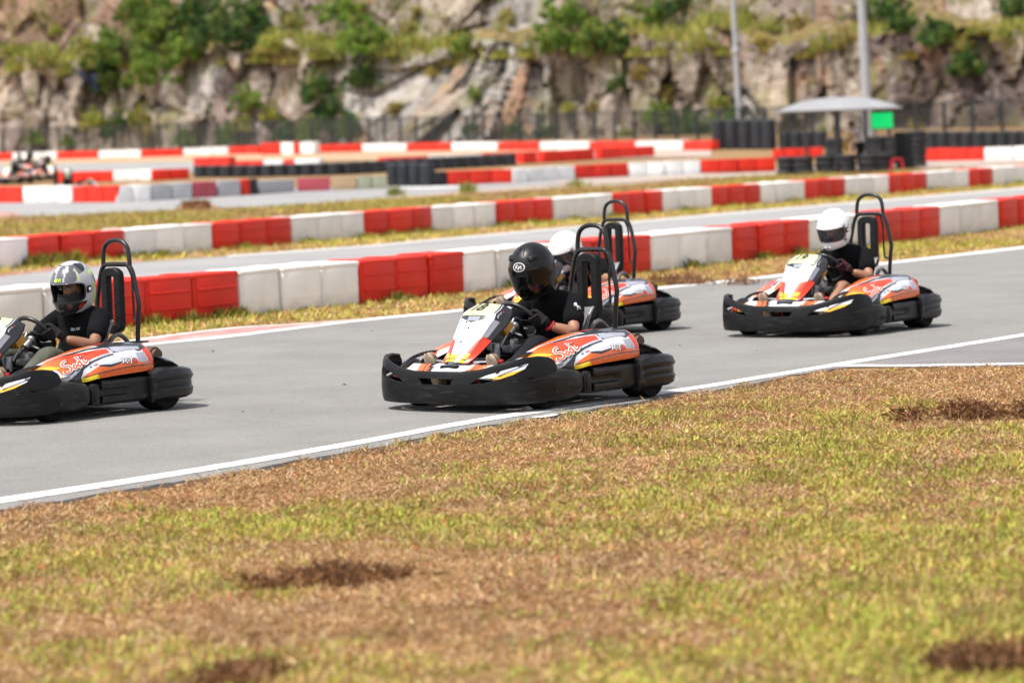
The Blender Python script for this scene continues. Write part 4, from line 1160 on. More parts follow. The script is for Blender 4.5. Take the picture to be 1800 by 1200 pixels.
NEAR = [(-400, 942), (-150, 905), (0, 882), (300, 836), (600, 785), (800, 748), (960, 722.5), (1200, 687), (1330, 666), (1480, 641), (1600, 622), (1800, 590), (2000, 556), (2200, 520)]
FARL = [(-400, 690), (-100, 655), (245, 609), (400, 593), (625, 565.5), (810, 547), (1152, 508.5), (1300, 493.5), (1535, 466.5), (1800, 436), (2000, 412), (2200, 388)]
off = lambda L, d: [(x, y + (d if not callable(d) else d(x))) for x, y in L]
nsamp = crom(np.array(NEAR, float), 8)
near_y = lambda x: float(np.interp(x, nsamp[:, 0], nsamp[:, 1]))
lip = lambda x: float(np.interp(x, [-400, 0, 600, 960, 1200, 1480, 1500], [20, 15, 13, 11, 9, 6, 5]))
wob = lambda x: 2.2 * math.sin(x * .021) + 1.6 * math.sin(x * .057 + 1) + 1.2 * math.sin(x * .13)
# dark crumbly edge of the asphalt, then the asphalt itself
edge_low = [(x, near_y(x) + lip(x) * 1.55 + 1.5 * wob(x)) for x in range(-400, 1500, 14)]
band('asphalt_edge', [(x, near_y(x) - 4) for x in range(-400, 1500, 14)], edge_low, M['soil_edge'], .003, 8, False)
band('track', [(x, y - 2) for x, y in FARL], [(x, near_y(x) + (lip(x) + .5 * wob(x) if x < 1480 else 0)) for x in range(-400, 2200, 14)], M['asphalt'], .006, 12, False)
band('side_road', [(x, near_y(x)) for x in range(1440, 2200, 20)], [(1440, near_y(1440) + 4), (1500, 647), (1600, 647), (1800, 644.5), (2000, 643), (2200, 642)], M['asphalt_dark'], .0075, 12, False)
lw = lambda x: float(np.interp(x, [-400, 0, 600, 1200, 1800, 2200], [6.5, 5.0, 3.9, 3.0, 2.5, 2.1]))
band('edge_line', [(x, near_y(x) - lw(x)) for x in range(-400, 2200, 14)], [(x, near_y(x) + lw(x)) for x in range(-400, 2200, 14)], M['paint'], .0095, 10, False)
band('edge_line', [(1452, 646.0), (1490, 642.2), (1540, 642.6), (1600, 642.6), (1800, 639.5), (2000, 638), (2200, 637)], [(1452, 647.0), (1490, 645.4), (1540, 646.2), (1600, 646), (1800, 642.6), (2000, 641), (2200, 640)], M['paint'], .0100, 10, False)
band('edge_line', [(x, y - 2.2) for x, y in FARL], [(x, y + 1.6) for x, y in FARL], M['paint'], .0095, 10)
band('edge_line', [(935, 735.5), (965, 731), (1000, 726)], [(935, 736.5), (960, 735.5), (1000, 728)], M['paint'], .0105, 6)
kb_t = [(150, 610), (240, 597), (400, 577.5), (520, 570), (640, 561.5), (720, 555)]
kb_b = [(150, 619), (245, 607), (400, 591), (520, 576.5), (640, 562.5), (720, 556)]
band('kerb_paint', kb_t, kb_b, M['paint'], .0075, 8)
band('kerb_paint', [(150, 612), (245, 599), (400, 579.5), (520, 571.5), (640, 563)], [(150, 618), (245, 605.8), (400, 589.8), (520, 575.6), (640, 563.6)], M['paint_red'], .0098, 8)
# verge and the second track beyond the first barrier
r1b = lambda x: 508.18 - .11006 * (x - 900) - 1.11e-5 * (x - 900) ** 2
r2b = lambda x: 397.83 - .08484 * (x - 900) + 3.1e-6 * (x - 900) ** 2
band('verge', [(x, r1b(x) - 26) for x in range(-300, 2101, 50)], [(x, float(np.interp(x, [p[0] for p in FARL], [p[1] for p in FARL])) - 1) for x in range(-300, 2101, 50)], M['verge'], .003, 14, False)
T2U = [(-300, 515), (0, 487), (110, 475), (224, 463), (400, 451), (650, 433), (850, 414.5), (1300, 374), (1350, 370), (1800, 331), (2100, 306)]
band('track', T2U, [(x, r1b(x) - 24) for x in range(-300, 2101, 50)], M['asphalt_far'], .006, 14, False)
band('kerb_paint', [(-200, 488), (0, 474.5), (100, 467), (250, 458.5)], [(-200, 504), (0, 486.5), (110, 475), (250, 462)], M['paint_red'], .0085, 10)
band('edge_line', [(x, y - 1.0) for x, y in T2U[4:]], [(x, y + .8) for x, y in T2U[4:]], M['paint'], .009, 14, False)
band('verge', [(x, r2b(x) - 16) for x in range(-300, 2101, 50)], T2U, M['verge'], .003, 14, False)
# third track, its pale borders, and the far loop
T3L = [(-200, 394), (0, 385), (100, 380.5), (300, 371), (450, 366.5), (600, 356.5), (750, 346.5), (900, 336), (1000, 331), (1100, 326), (1200, 318), (1370, 309), (1600, 300), (1900, 290)]
T3U = [(-200, 362), (206, 352), (300, 346), (440, 337), (520, 331), (680, 325), (800, 320), (902, 317), (1013, 311), (1106, 307), (1233, 302), (1365, 297), (1450, 294), (1622, 281), (1730, 277), (1900, 270)]
band('dirt_strip', [(x, y - 6) for x, y in T3L], T3L, M['pink_dirt'], .012, 12)
band('track', T3U, [(x, y - float(np.interp(x, [0, 500, 900, 1100, 1400], [0, 2, 6, 8, 10]))) for x, y in T3L], M['asphalt_far'], .018, 12, False)
band('dirt_strip', [(980, 319), (1106, 313.5), (1233, 308), (1365, 303), (1500, 297), (1622, 286), (1730, 283), (1900, 277)], [(980, 325), (1106, 321), (1233, 315), (1365, 309), (1500, 303), (1622, 295), (1730, 290), (1900, 285)], M['pink_dirt'], .030, 12, False)
band('kerb_paint', [(-120, 377), (0, 373), (42, 380)], [(-120, 392), (0, 386), (42, 382.5)], M['paint_red'], .026, 6)
band('kerb_paint', [(680, 330.8), (740, 329.6), (815, 328.6)], [(680, 332), (740, 332.8), (815, 331)], M['paint'], .028, 6)
band('dirt_strip', [(-200, 285), (100, 279), (300, 273.5), (560, 269), (900, 264), (1250, 264)], [(-200, 297), (100, 291), (300, 287), (480, 284), (640, 283), (900, 282), (1250, 277)], M['tan_dirt'], .02, 12)
band('track', [(-200, 296), (0, 291), (200, 287.5), (350, 285), (560, 283)], [(-200, 330), (0, 318), (200, 312), (350, 303), (560, 297)], M['asphalt_far'], .03, 12)
band('dirt_strip', [(900, 272), (1000, 268), (1250, 266)], [(900, 290), (1000, 283), (1250, 276)], M['pink_dirt'], .035, 12)

# ------------------------------------------------------------------ plastic barrier blocks
def plastic_mat(name, col, dirty, trans=.0):
    m = mat(name, col, .5, spec=.25, var=.07, vscale=3, bump=.08, bscale=14)
    N, L = nodes(m); b = N['Principled BSDF']; src = b.inputs['Base Color'].links[0].from_socket
    oi = N.new('ShaderNodeObjectInfo'); mr = N.new('ShaderNodeMapRange'); mr.inputs[3].default_value = .86; mr.inputs[4].default_value = 1.08
    L.new(oi.outputs['Random'], mr.inputs[0])
    sc = N.new('ShaderNodeVectorMath'); sc.operation = 'SCALE'; L.new(src, sc.inputs[0]); L.new(mr.outputs[0], sc.inputs['Scale'])
    tc = N.new('ShaderNodeTexCoord'); sx = N.new('ShaderNodeSeparateXYZ'); L.new(tc.outputs['Object'], sx.inputs[0])
    nz = N.new('ShaderNodeTexNoise'); nz.inputs['Scale'].default_value = 5; nz.inputs['Detail'].default_value = 8
    ad = N.new('ShaderNodeVectorMath'); ad.operation = 'ADD'; L.new(tc.outputs['Object'], ad.inputs[0])
    cb = N.new('ShaderNodeCombineXYZ'); ml = N.new('ShaderNodeMath'); ml.operation = 'MULTIPLY'; ml.inputs[1].default_value = 37
    L.new(oi.outputs['Random'], ml.inputs[0]); L.new(ml.outputs[0], cb.inputs[0]); L.new(cb.outputs[0], ad.inputs[1]); L.new(ad.outputs[0], nz.inputs['Vector'])
    # splashed mud near the foot plus grey rub marks
    z = N.new('ShaderNodeMapRange'); z.inputs[1].default_value = .0; z.inputs[2].default_value = .20; z.inputs[3].default_value = .30; z.inputs[4].default_value = 0
    L.new(sx.outputs[2], z.inputs[0])
    a2 = N.new('ShaderNodeMath'); a2.operation = 'ADD'; L.new(nz.outputs[0], a2.inputs[0]); L.new(z.outputs[0], a2.inputs[1])
    th = N.new('ShaderNodeMapRange'); th.inputs[1].default_value = .62; th.inputs[2].default_value = .82; th.inputs[4].default_value = .42
    L.new(a2.outputs[0], th.inputs[0])
    mx = N.new('ShaderNodeMix'); mx.data_type = 'RGBA'; L.new(th.outputs[0], mx.inputs[0]); L.new(sc.outputs[0], mx.inputs[6]); mx.inputs[7].default_value = (*dirty, 1)
    L.new(mx.outputs[2], b.inputs['Base Color'])
    return m
M['bar_red'] = plastic_mat('red_barrier_plastic', (.70, .032, .016), (.42, .05, .04))
M['bar_white'] = plastic_mat('white_barrier_plastic', (.86, .835, .81), (.55, .51, .47))
M['bar_grey'] = plastic_mat('grey_cover', (.46, .46, .47), (.36, .35, .34))
M['bar_maroon'] = plastic_mat('maroon_cover', (.42, .075, .10), (.35, .10, .10))
M['bar_tan'] = plastic_mat('tan_cover', (.46, .32, .19), (.40, .3, .2))
M['bar_sage'] = plastic_mat('pale_green_cover', (.33, .35, .25), (.3, .3, .22))
M['bar_black'] = plastic_mat('black_cover', (.018, .018, .02), (.05, .05, .05))

def block_mesh(name, m, detail=True, ribs=False):
    """one barrier block, 1 m long (scaled to length), foot at z = 0, front face at y = 0, height 1 (scaled)"""
    mb = MB(); D = .48; H = .49
    mb.box((.40, D / 2, H * .48), (.785, D - .02, H * .96), .030, seg=3)
    mb.box((.40, D / 2, H - .032), (.800, D, .064), .026, seg=3)
    if detail:
        if ribs:
            for z in (.155, .325):
                mb.box((.40, .000, z), (.66, .050, .022), .009)
            mb.box((.40, .008, .245), (.68, .012, .42), .006)
        else:
            mb.box((.40, .010, .235), (.70, .012, .40), .010)
            mb.box((.40, .006, .16), (.70, .012, .010), .004)
        # coupling flap over the neighbour
        mb.box((-.01, D / 2, H - .010), (.12, D * .80, .034), .014)
        mb.tube(crom([(-.05, .02, H - .02), (-.06, .10, H + .004), (-.06, .35, H + .004), (-.05, .46, H - .02)], 5), .010, 6)
    return mb.mesh(name, [m], 40)
BM = {}
for c_, mk in (('red', 'bar_red'), ('white', 'bar_white')):
    BM[c_, True] = block_mesh(f'{c_}_barrier', M[mk], True, c_ == 'red'); BM[c_, False] = block_mesh(f'{c_}_barrier_plain', M[mk], False)
for c_ in ('grey', 'maroon', 'tan', 'sage', 'black'):
    BM[c_, False] = block_mesh(f'{c_}_barrier', M['bar_' + c_], False)

def ordinal(n):
    return f"{n}{'th' if 10 <= n % 100 <= 20 else {1: 'st', 2: 'nd', 3: 'rd'}.get(n % 10, 'th')}"
CNAME = {'red': 'red plastic', 'white': 'white plastic', 'grey': 'grey covered', 'maroon': 'maroon cloth covered', 'tan': 'tan covered', 'sage': 'pale green', 'black': 'black covered'}
def barrier_row(bottom, segs, rowname, group, detail, hgt=.49, depth=.48):
    """bottom(x) -> y of the foot line; segs: (x0, x1, colour, count[, height])"""
    cnt = 0; ext = {True: 0, False: 0}
    for sgm in segs:
        x0, x1, c, n = sgm[:4]; hh = sgm[4] if len(sgm) > 4 else hgt
        A, B = G(x0, bottom(x0)), G(x1, bottom(x1)); 
        for i in range(n):
            if x0 + (x1 - x0) * (i + 1) / n < -700 or x0 + (x1 - x0) * i / n > 2300: continue
            p, q = A.lerp(B, i / n), A.lerp(B, (i + 1) / n)
            p.z = float(gz(p.y)); L_ = (q - p).xy.length
            o = bpy.data.objects.new('barrier_block', BM[c, detail]); COL.objects.link(o)
            jit = RNG.normal(0, 1, 3)
            o.location = p + Vector((jit[0] * .008, jit[1] * .012, .004))
            o.rotation_euler = (jit[0] * R(.5), jit[1] * R(.4), math.atan2(q.y - p.y, q.x - p.x) + jit[2] * R(1.0 if detail else .5))
            o.scale = (L_ / .80 * .978, depth / .48, hh / .49)
            fx = x0 + (x1 - x0) * (i + .5) / n
            if fx < 0 or fx > 1800:
                ext[fx < 0] += 1
                tag(o, f"{CNAME[c]} block, {ordinal(ext[fx < 0])} past the {'left' if fx < 0 else 'right'} edge, {rowname}", 'barrier', group); continue
            cnt += 1
            tag(o, f"{CNAME[c]} barrier block, {ordinal(cnt)} from the left in {rowname}", 'barrier', group)

def poly_fn(pts):
    xs_, ys_ = [p[0] for p in pts], [p[1] for p in pts]
    return lambda x: float(np.interp(x, xs_, ys_)) if xs_[0] <= x <= xs_[-1] else (ys_[0] + (x - xs_[0]) * (ys_[1] - ys_[0]) / (xs_[1] - xs_[0]) if x < xs_[0] else ys_[-1] + (x - xs_[-1]) * (ys_[-1] - ys_[-2]) / (xs_[-1] - xs_[-2]))

barrier_row(r1b, [(-400, -110, 'red', 3), (-110, 172, 'white', 3), (172, 428, 'red', 3), (428, 635, 'white', 3), (635, 818, 'red', 3), (818, 992, 'white', 3), (992, 1148, 'red', 3),
                  (1148, 1293, 'white', 3), (1293, 1424, 'red', 3), (1424, 1546, 'white', 3), (1546, 1656, 'red', 3), (1656, 1762, 'white', 3), (1762, 1858, 'red', 3), (1858, 1946, 'white', 3), (1946, 2028, 'red', 3)],
            'the row nearest the racing karts', 'barrier row nearest the karts', True)
barrier_row(r2b, [(-310, -120, 'red', 3), (-120, 54, 'white', 3), (54, 224, 'red', 3), (224, 377, 'white', 3), (377, 516, 'red', 3), (516, 644, 'white', 3), (644, 764, 'red', 3), (764, 875, 'white', 3), (875, 975, 'red', 3),
                  (975, 1080, 'white', 3), (1080, 1167, 'red', 3), (1167, 1252, 'white', 3), (1252, 1339, 'red', 3), (1339, 1417, 'white', 3), (1417, 1486, 'red', 3), (1486, 1565, 'white', 3),
                  (1565, 1632, 'red', 3), (1632, 1706, 'white', 3), (1706, 1746, 'red', 2), (1746, 1812, 'white', 3), (1812, 1874, 'red', 3), (1874, 1932, 'white', 3)],
            'the second barrier row behind the karts', 'second barrier row behind the karts', True)
rc = poly_fn([(-60, 358), (206, 357), (300, 352), (440, 344), (520, 338), (680, 332)])
barrier_row(rc, [(-82, 38, 'red', 4), (40, 126, 'white', 3), (127, 206, 'red', 3), (207, 266, 'white', 2), (268, 340, 'grey', 2), (341, 383, 'maroon', 1), (385, 425, 'grey', 1), (426, 440, 'red', 1),
                 (441, 455, 'black', 1), (457, 522, 'grey', 1, .44), (524, 583, 'maroon', 1, .44), (584, 628, 'tan', 1, .42), (629, 680, 'sage', 2, .42)],
            'the row below the distant karts', 'barrier row below the distant karts', False, .52)
barrier_row(poly_fn([(100, 322), (270, 318), (335, 315)]), [(100, 197, 'red', 4), (198, 266, 'white', 3), (268, 335, 'red', 2)], 'the short row below the far karts', 'short rows in the infield', False, .44)
barrier_row(poly_fn([(340, 301), (402, 300)]), [(340, 402, 'red', 2)], 'the tall pair above the tyre line', 'short rows in the infield', False, .60)
barrier_row(poly_fn([(410, 296), (560, 292)]), [(410, 462, 'red', 2), (463, 498, 'white', 1), (499, 517, 'red', 1), (518, 562, 'white', 2)], 'the row just behind the tyre line', 'short rows in the infield', False, .34)
barrier_row(poly_fn([(455, 273), (560, 271)]), [(458, 492, 'red', 1), (493, 515, 'white', 1), (516, 526, 'red', 1), (527, 552, 'white', 1)], 'the upright cluster before the back row', 'short rows in the infield', False, .70)
barrier_row(poly_fn([(670, 294), (930, 283)]), [(670, 755, 'red', 3), (757, 850, 'white', 3), (852, 918, 'red', 2)], 'the row peeping over the tyre line', 'short rows in the infield', False, .42)
barrier_row(poly_fn([(920, 288), (1152, 276)]), [(920, 946, 'red', 1), (957, 1047, 'red', 3), (1058, 1152, 'red', 3)], 'the bright red infield row at centre', 'short rows in the infield', False, .50)
rd = poly_fn([(760, 328), (902, 322), (1013, 315.5), (1106, 311), (1233, 306), (1365, 301), (1450, 297)])
barrier_row(rd, [(762, 787, 'black', 1), (788, 902, 'red', 3), (903, 1013, 'white', 4), (1014, 1106, 'red', 3), (1108, 1233, 'white', 4), (1234, 1365, 'red', 4)],
            'the infield row left of the shelter', 'infield barrier row left of the shelter', False, .47)
barrier_row(poly_fn([(1365, 281), (1450, 278)]), [(1360, 1448, 'red', 4)], 'the row behind the shelter tyres', 'short rows in the infield', False, .42)
barrier_row(poly_fn([(1600, 285), (1730, 283.5), (1830, 281)]), [(1622, 1728, 'red', 4), (1730, 1834, 'white', 4)], 'the row right of the shelter', 'barrier row right of the shelter', False, .47)
rb = poly_fn([(-60, 284), (22, 282), (247, 277), (400, 272), (640, 267.5), (750, 266), (1000, 265), (1250, 265)])
barrier_row(rb, [(-50, 21, 'red', 3), (22, 99, 'white', 3), (100, 172, 'red', 3), (173, 247, 'white', 3), (248, 320, 'red', 3), (322, 401, 'white', 3), (402, 453, 'red', 2), (560, 635, 'red', 3), (636, 714, 'white', 3),
                 (715, 792, 'red', 3), (793, 873, 'white', 3), (874, 947, 'red', 3), (948, 1034, 'white', 3), (1035, 1115, 'red', 3), (1116, 1199, 'white', 3), (1200, 1250, 'red', 2)],
            'the back row along the fence', 'back barrier row along the fence', False, .47)
# ------------------------------------------------------------------ tyres
M['old_tyre'] = mat('old_tyre_rubber', (.022, .022, .024), .75, var=.4, vscale=6, bump=.4, bscale=25, scuff=((.07, .07, .075), 5, .62, (1, 1, 6)))
M['wrap'] = mat('black_wrapping', (.014, .016, .022), .55, var=.4, vscale=3, bump=.3, bscale=8)
def tyre_mesh(name, r=.31, h=.20):
    mb = MB(); a = h / 2
    prof = [(.19, a * .55), (.195, a * .85), (r * .78, a), (r * .92, a * .93), (r * .985, a * .70), (r, a * .30), (r * .99, a * .1), (r * .99, -a * .1), (r, -a * .30), (r * .985, -a * .70), (r * .92, -a * .93), (r * .78, -a), (.195, -a * .85), (.19, -a * .55)]
    mb.lathe(prof, 32); mb.lathe([(.19, -a * .55), (.20, 0), (.19, a * .55)], 32)
    for i in range(28):
        t = 2 * PI * i / 28
        mb.box((math.cos(t) * r, math.sin(t) * r, 0), (.012, .045, h * .62), .003, rot=Matrix.Rotation(t, 3, 'Z'))
    return mb.mesh(name, [M['old_tyre']], 40)
TY = tyre_mesh('car_tyre')
def tyre_stack(px, py, n, label, group, s=1.0, top_tilt=0):
    g = G(px, py)
    for i in range(n):
        o = bpy.data.objects.new('tyre', TY); COL.objects.link(o)
        o.location = (g.x + RNG.normal(0, .012), g.y + RNG.normal(0, .012), g.z + .004 + (.10 + .20 * i) * s)
        o.rotation_euler = (0, 0, RNG.uniform(0, 6)); o.scale = (s, s, s)
        lev = 'top' if i == n - 1 else ('bottom' if i == 0 else f'{ordinal(i + 1)} up')
        tag(o, f"black tyre, {lev} of the {label}", 'tyre', group)
ST = 'tyres stacked round the shelter'
for px, py, n, lb in ((1384, 309, 3, 'leftmost stack before the shelter'), (1413, 308.5, 3, 'second stack from left at the shelter'), (1451, 306.5, 3, 'third stack from left at the shelter'),
                      (1489, 305, 3, 'fourth stack from left at the shelter'), (1529, 304, 3, 'fifth stack from left at the shelter'), (1557, 302, 3, 'stack beside the red stool'),
                      (1467, 294, 5, 'tall stack left of the standing person'), (1541, 291, 5, 'left stack under the green board'), (1567, 290, 5, 'right stack under the green board'), (1590, 297, 6, 'tall stack just right of the red stool'), (1612, 294, 6, 'rightmost tall stack by the shelter')):
    tyre_stack(px, py, n, lb, ST, 1.02)
# wrapped tyre walls: each wrapped stack is one thing
def wrapped_mesh(name, n, r=.30, h=.2):
    mb = MB(); prof = [(.001, n * h), (r * .75, n * h), (r * .93, n * h - .01)]
    for i in range(n - 1, -1, -1):
        z = i * h
        prof += [(r, z + h * .78), (r * 1.01, z + h * .5), (r, z + h * .22), (r * .965, z + .005)]
    prof += [(r * .9, 0)]
    mb.lathe(prof[::-1], 20, cap=False); return mb.mesh(name, [M['wrap']], 50)
W2, W3, W7 = wrapped_mesh('wrapped_tyres_low', 2, .31, .17), wrapped_mesh('wrapped_tyres', 4), wrapped_mesh('wrapped_tyres_tall', 7, .34, .2)
cnt = 0
def wstack(me, px, py, label, group, s=(1, 1, 1)):
    o = bpy.data.objects.new('wrapped_tyre_stack', me); COL.objects.link(o); o.location = G(px, py, .004); o.scale = s; o.rotation_euler = (0, 0, RNG.uniform(0, 6))
    tag(o, label, 'tyre stack', group)
line = poly_fn([(342, 312), (450, 311.5), (600, 307.5), (750, 299), (900, 291), (920, 290)])
xs_ = np.arange(354, 918, 23.5)
for i, x in enumerate(xs_):
    wstack(W2, x, line(x), f"black wrapped tyre stack, {ordinal(i + 1)} from the left in the long low tyre line", 'long low tyre line in the infield', (1.02, 1.02, 1.45))
for i, x in enumerate((694, 713, 733, 752)):
    wstack(W3, x, 328, f"dark wrapped tyre stack, {ordinal(i + 1)} from the left between the pale green and red blocks", 'dark stacks between the infield rows', (.85, .85, .95))
for i, x in enumerate((1265, 1289, 1312, 1334, 1352)):
    wstack(W7, x, 263, f"tall black wrapped stack, {ordinal(i + 1)} from the left round the thin lamp post", 'tall wrapped stacks round the thin lamp post')
for i, x in enumerate((1381, 1401, 1422, 1443)):
    wstack(W3, x, 262, f"black wrapped stack, {ordinal(i + 1)} from the left behind the shelter's left side", 'wrapped stacks behind the shelter')
for i, x in enumerate(range(1618, 1812, 21)):
    wstack(W3, x, 261, f"black wrapped stack, {ordinal(i + 1)} from the left behind the row right of the shelter", 'wrapped stacks behind the right row', (1, 1, .9))

# ------------------------------------------------------------------ shelter, board, stool, can, marshal
M['canopy'] = mat('pale_canopy', (.27, .27, .28), .7, var=.1, vscale=2, bump=.1, bscale=6)
M['post'] = mat('dark_steel_post', (.05, .05, .055), .5, var=.2)
kY = G(1480, 303).y
sh = empty('shelter', (AT(1478, 300, kY).x, kY, float(gz(kY))))
tag(sh, 'small open shelter with a pale domed canopy standing among tyre stacks', 'shelter')
rf = MB(); hw, hd_, z0 = 1.88, 1.5, 2.00
ug, vg = np.meshgrid(np.linspace(-1, 1, 33), np.linspace(-1, 1, 25), indexing='ij')
dome = (1 - np.abs(ug) ** 2.2) * (1 - np.abs(vg) ** 2.2)
rf.grid(np.stack([ug * hw, vg * hd_, z0 + .05 + .40 * dome ** .75], -1)); rf.grid(np.stack([ug * hw, vg * hd_, z0 + .02 + .38 * dome ** .75], -1), flip=True)
edge = [(hw * a, hd_ * b, z0 + .03) for a, b in ((-1, -1), (1, -1), (1, 1), (-1, 1))]
rf.tube(edge, .035, 8, closed=True)
rf.obj('canopy', [M['canopy']], sh, sharp=60)
for x, y in ((-1.2, -1.1), (-.25, -1.1), (.72, -1.1), (-1.0, 1.1), (.1, 1.1), (1.0, 1.1)):
    pb = MB(); pb.tube([(x, y, 0), (x, y, z0 + .06)], .04, 10); pb.obj('post', [M['post']], sh)
# lit signal board
bY = kY + 1.2
bd = empty('signal_board', (AT(1553, 300, bY).x, bY, float(gz(bY)))); tag(bd, 'lit green signal board on two thin legs beside the shelter', 'sign')
zt = AT(1553, 198, bY).z - float(gz(bY)); zb = AT(1553, 226, bY).z - float(gz(bY)); bw = 38 * bY / F_PX
M['led'] = bpy.data.materials.new('green_led'); M['led'].use_nodes = True
N, L = nodes(M['led']); b = N['Principled BSDF']; b.inputs['Base Color'].default_value = (.0, .25, .08, 1)
wv = N.new('ShaderNodeTexWave'); wv.wave_type = 'BANDS'; wv.bands_direction = 'Z'; wv.inputs['Scale'].default_value = 6.2
tcn_ = N.new('ShaderNodeTexCoord'); L.new(tcn_.outputs['Object'], wv.inputs['Vector'])
mr = N.new('ShaderNodeMapRange'); mr.inputs[3].default_value = .22; mr.inputs[4].default_value = .52; L.new(wv.outputs[1], mr.inputs[0])
b.inputs['Emission Color'].default_value = (.0, 1.0, .24, 1); L.new(mr.outputs[0], b.inputs['Emission Strength'])
fb_ = MB(); fb_.box((0, .04, (zt + zb) / 2), (bw + .04, .07, zt - zb + .04), .012); fb_.obj('board_case', [M['post']], bd)
fb_ = MB(); fb_.box((0, -.004, (zt + zb) / 2), (bw - .01, .016, zt - zb - .01), .004); fb_.obj('light_panel', [M['led']], bd)
for x in (-.22, .22):
    fb_ = MB(); fb_.tube([(x, .05, 0), (x, .05, zb)], .022, 8); fb_.obj('leg', [M['post']], bd)
# red stool
sY = G(1577, 302).y
so = empty('stool', G(1577, 303)); tag(so, 'red plastic stool between the tyre stacks right of the shelter', 'stool')
M['stool'] = mat('red_plastic_stool', (.50, .012, .03), .4, var=.1)
s_ = MB(); s_.box((0, 0, .435), (.34, .34, .03), .012, seg=2); s_.box((0, 0, .40), (.30, .30, .05), .01); s_.obj('seat', [M['stool']], so)
for sx in (-1, 1):
    for sy in (-1, 1):
        s_ = MB(); s_.tube([(.14 * sx, .14 * sy, .40), (.20 * sx, .20 * sy, 0)], [.03, .022], 6); s_.obj('leg', [M['stool']], so)
# yellow can on the tyres
cn_ = MB(); cn_.box((0, 0, .16), (.15, .12, .32), .03, seg=3); cn_.box((.02, 0, .345), (.07, .03, .05), .012); cn_.lathe([(.001, .40), (.022, .40), (.022, .33)], 10, Matrix.Translation((-.045, 0, 0)))
cp = cn_.obj('jerry_can', [mat('yellow_can', (.62, .34, .02), .4, var=.15)], None); g = G(1489, 302); cp.location = (g.x, g.y + .05, g.z + .62); tag(cp, 'yellow jerry can standing on the tyres in front of the marshal', 'can')
pk = MB(); pk.box((0, 0, .15), (.17, .14, .30), .05, seg=3, taper=(.7, .7)); pk.tube(crom([(-.05, 0, .29), (0, 0, .37), (.05, 0, .29)], 5), .012, 6)
pk = pk.obj('bag', [mat('pink_bag', (.55, .30, .36), .7, var=.2)], None); g = G(1501, 301); pk.location = (g.x, g.y + .1, g.z + .62); tag(pk, 'pale pink bag lying beside the yellow jerry can', 'bag')
# marshal
mp_ = empty('person', (0, 0, 0)); mY = kY + .25
mp_.location = (AT(1514, 300, mY).x, mY, float(gz(mY))); mp_.rotation_euler = (0, 0, R(200))
tag(mp_, 'person in grey shirt and dark trousers bending forward under the shelter', 'person')
q = [(0, 0, .92), (.02, 0, 1.12), (.14, 0, 1.34), (.22, 0, 1.42), (.27, 0, 1.47), (.31, 0, 1.53), (.33, 0, 1.58), (.12, .18, 1.36), (.30, .22, 1.12), (.48, .12, 1.00), (.12, -.18, 1.36), (.30, -.22, 1.12), (.48, -.12, 1.00),
     (0, .10, .86), (.03, .11, .48), (0, .12, .08), (.12, .13, .04), (0, -.10, .86), (.03, -.11, .48), (0, -.12, .08), (.12, -.13, .04), (.54, .09, .97), (.54, -.09, .97)]
r_ = [(.12, .09), (.105, .08), (.12, .085), .055, .055, .09, .08, .055, .042, .03, .055, .042, .03, .085, .06, .042, .03, .085, .06, .042, .03, .035, .035]
e_ = [(0, 1), (1, 2), (2, 3), (3, 4), (4, 5), (5, 6), (2, 7), (7, 8), (8, 9), (2, 10), (10, 11), (11, 12), (0, 13), (13, 14), (14, 15), (15, 16), (0, 17), (17, 18), (18, 19), (19, 20), (9, 21), (12, 22)]
skin_obj('body', q, e_, r_, M['skin_dark'], mp_)
skin_obj('shirt', [q[0], q[1], q[2], q[3], q[7], (.21, .20, 1.24), q[10], (.21, -.20, 1.24)], [(0, 1), (1, 2), (2, 3), (2, 4), (4, 5), (2, 6), (6, 7)], [(.175, .15), (.17, .145), (.185, .15), .085, .09, .085, .09, .085],
         mat('grey_shirt', (.62, .61, .65), .9, var=.15, bump=.3, bscale=12), mp_)
skin_obj('trousers', [q[0], q[13], q[14], (0, .12, .12), q[17], q[18], (0, -.12, .12)], [(0, 1), (1, 2), (2, 3), (0, 4), (4, 5), (5, 6)], [(.15, .115), .105, .08, .065, .105, .08, .065], M['trouser_black'], mp_)
hb = MB(); th, ph = np.meshgrid(np.linspace(0, 2 * PI, 24, endpoint=False), np.linspace(R(-25), R(90), 12), indexing='ij')
hb.grid(np.stack([.325 + .097 * np.cos(ph) * np.cos(th) - .01, .092 * np.cos(ph) * np.sin(th), 1.565 + .105 * np.sin(ph)], -1), cu=True); hb.obj('hair', [M['balaclava']], mp_)

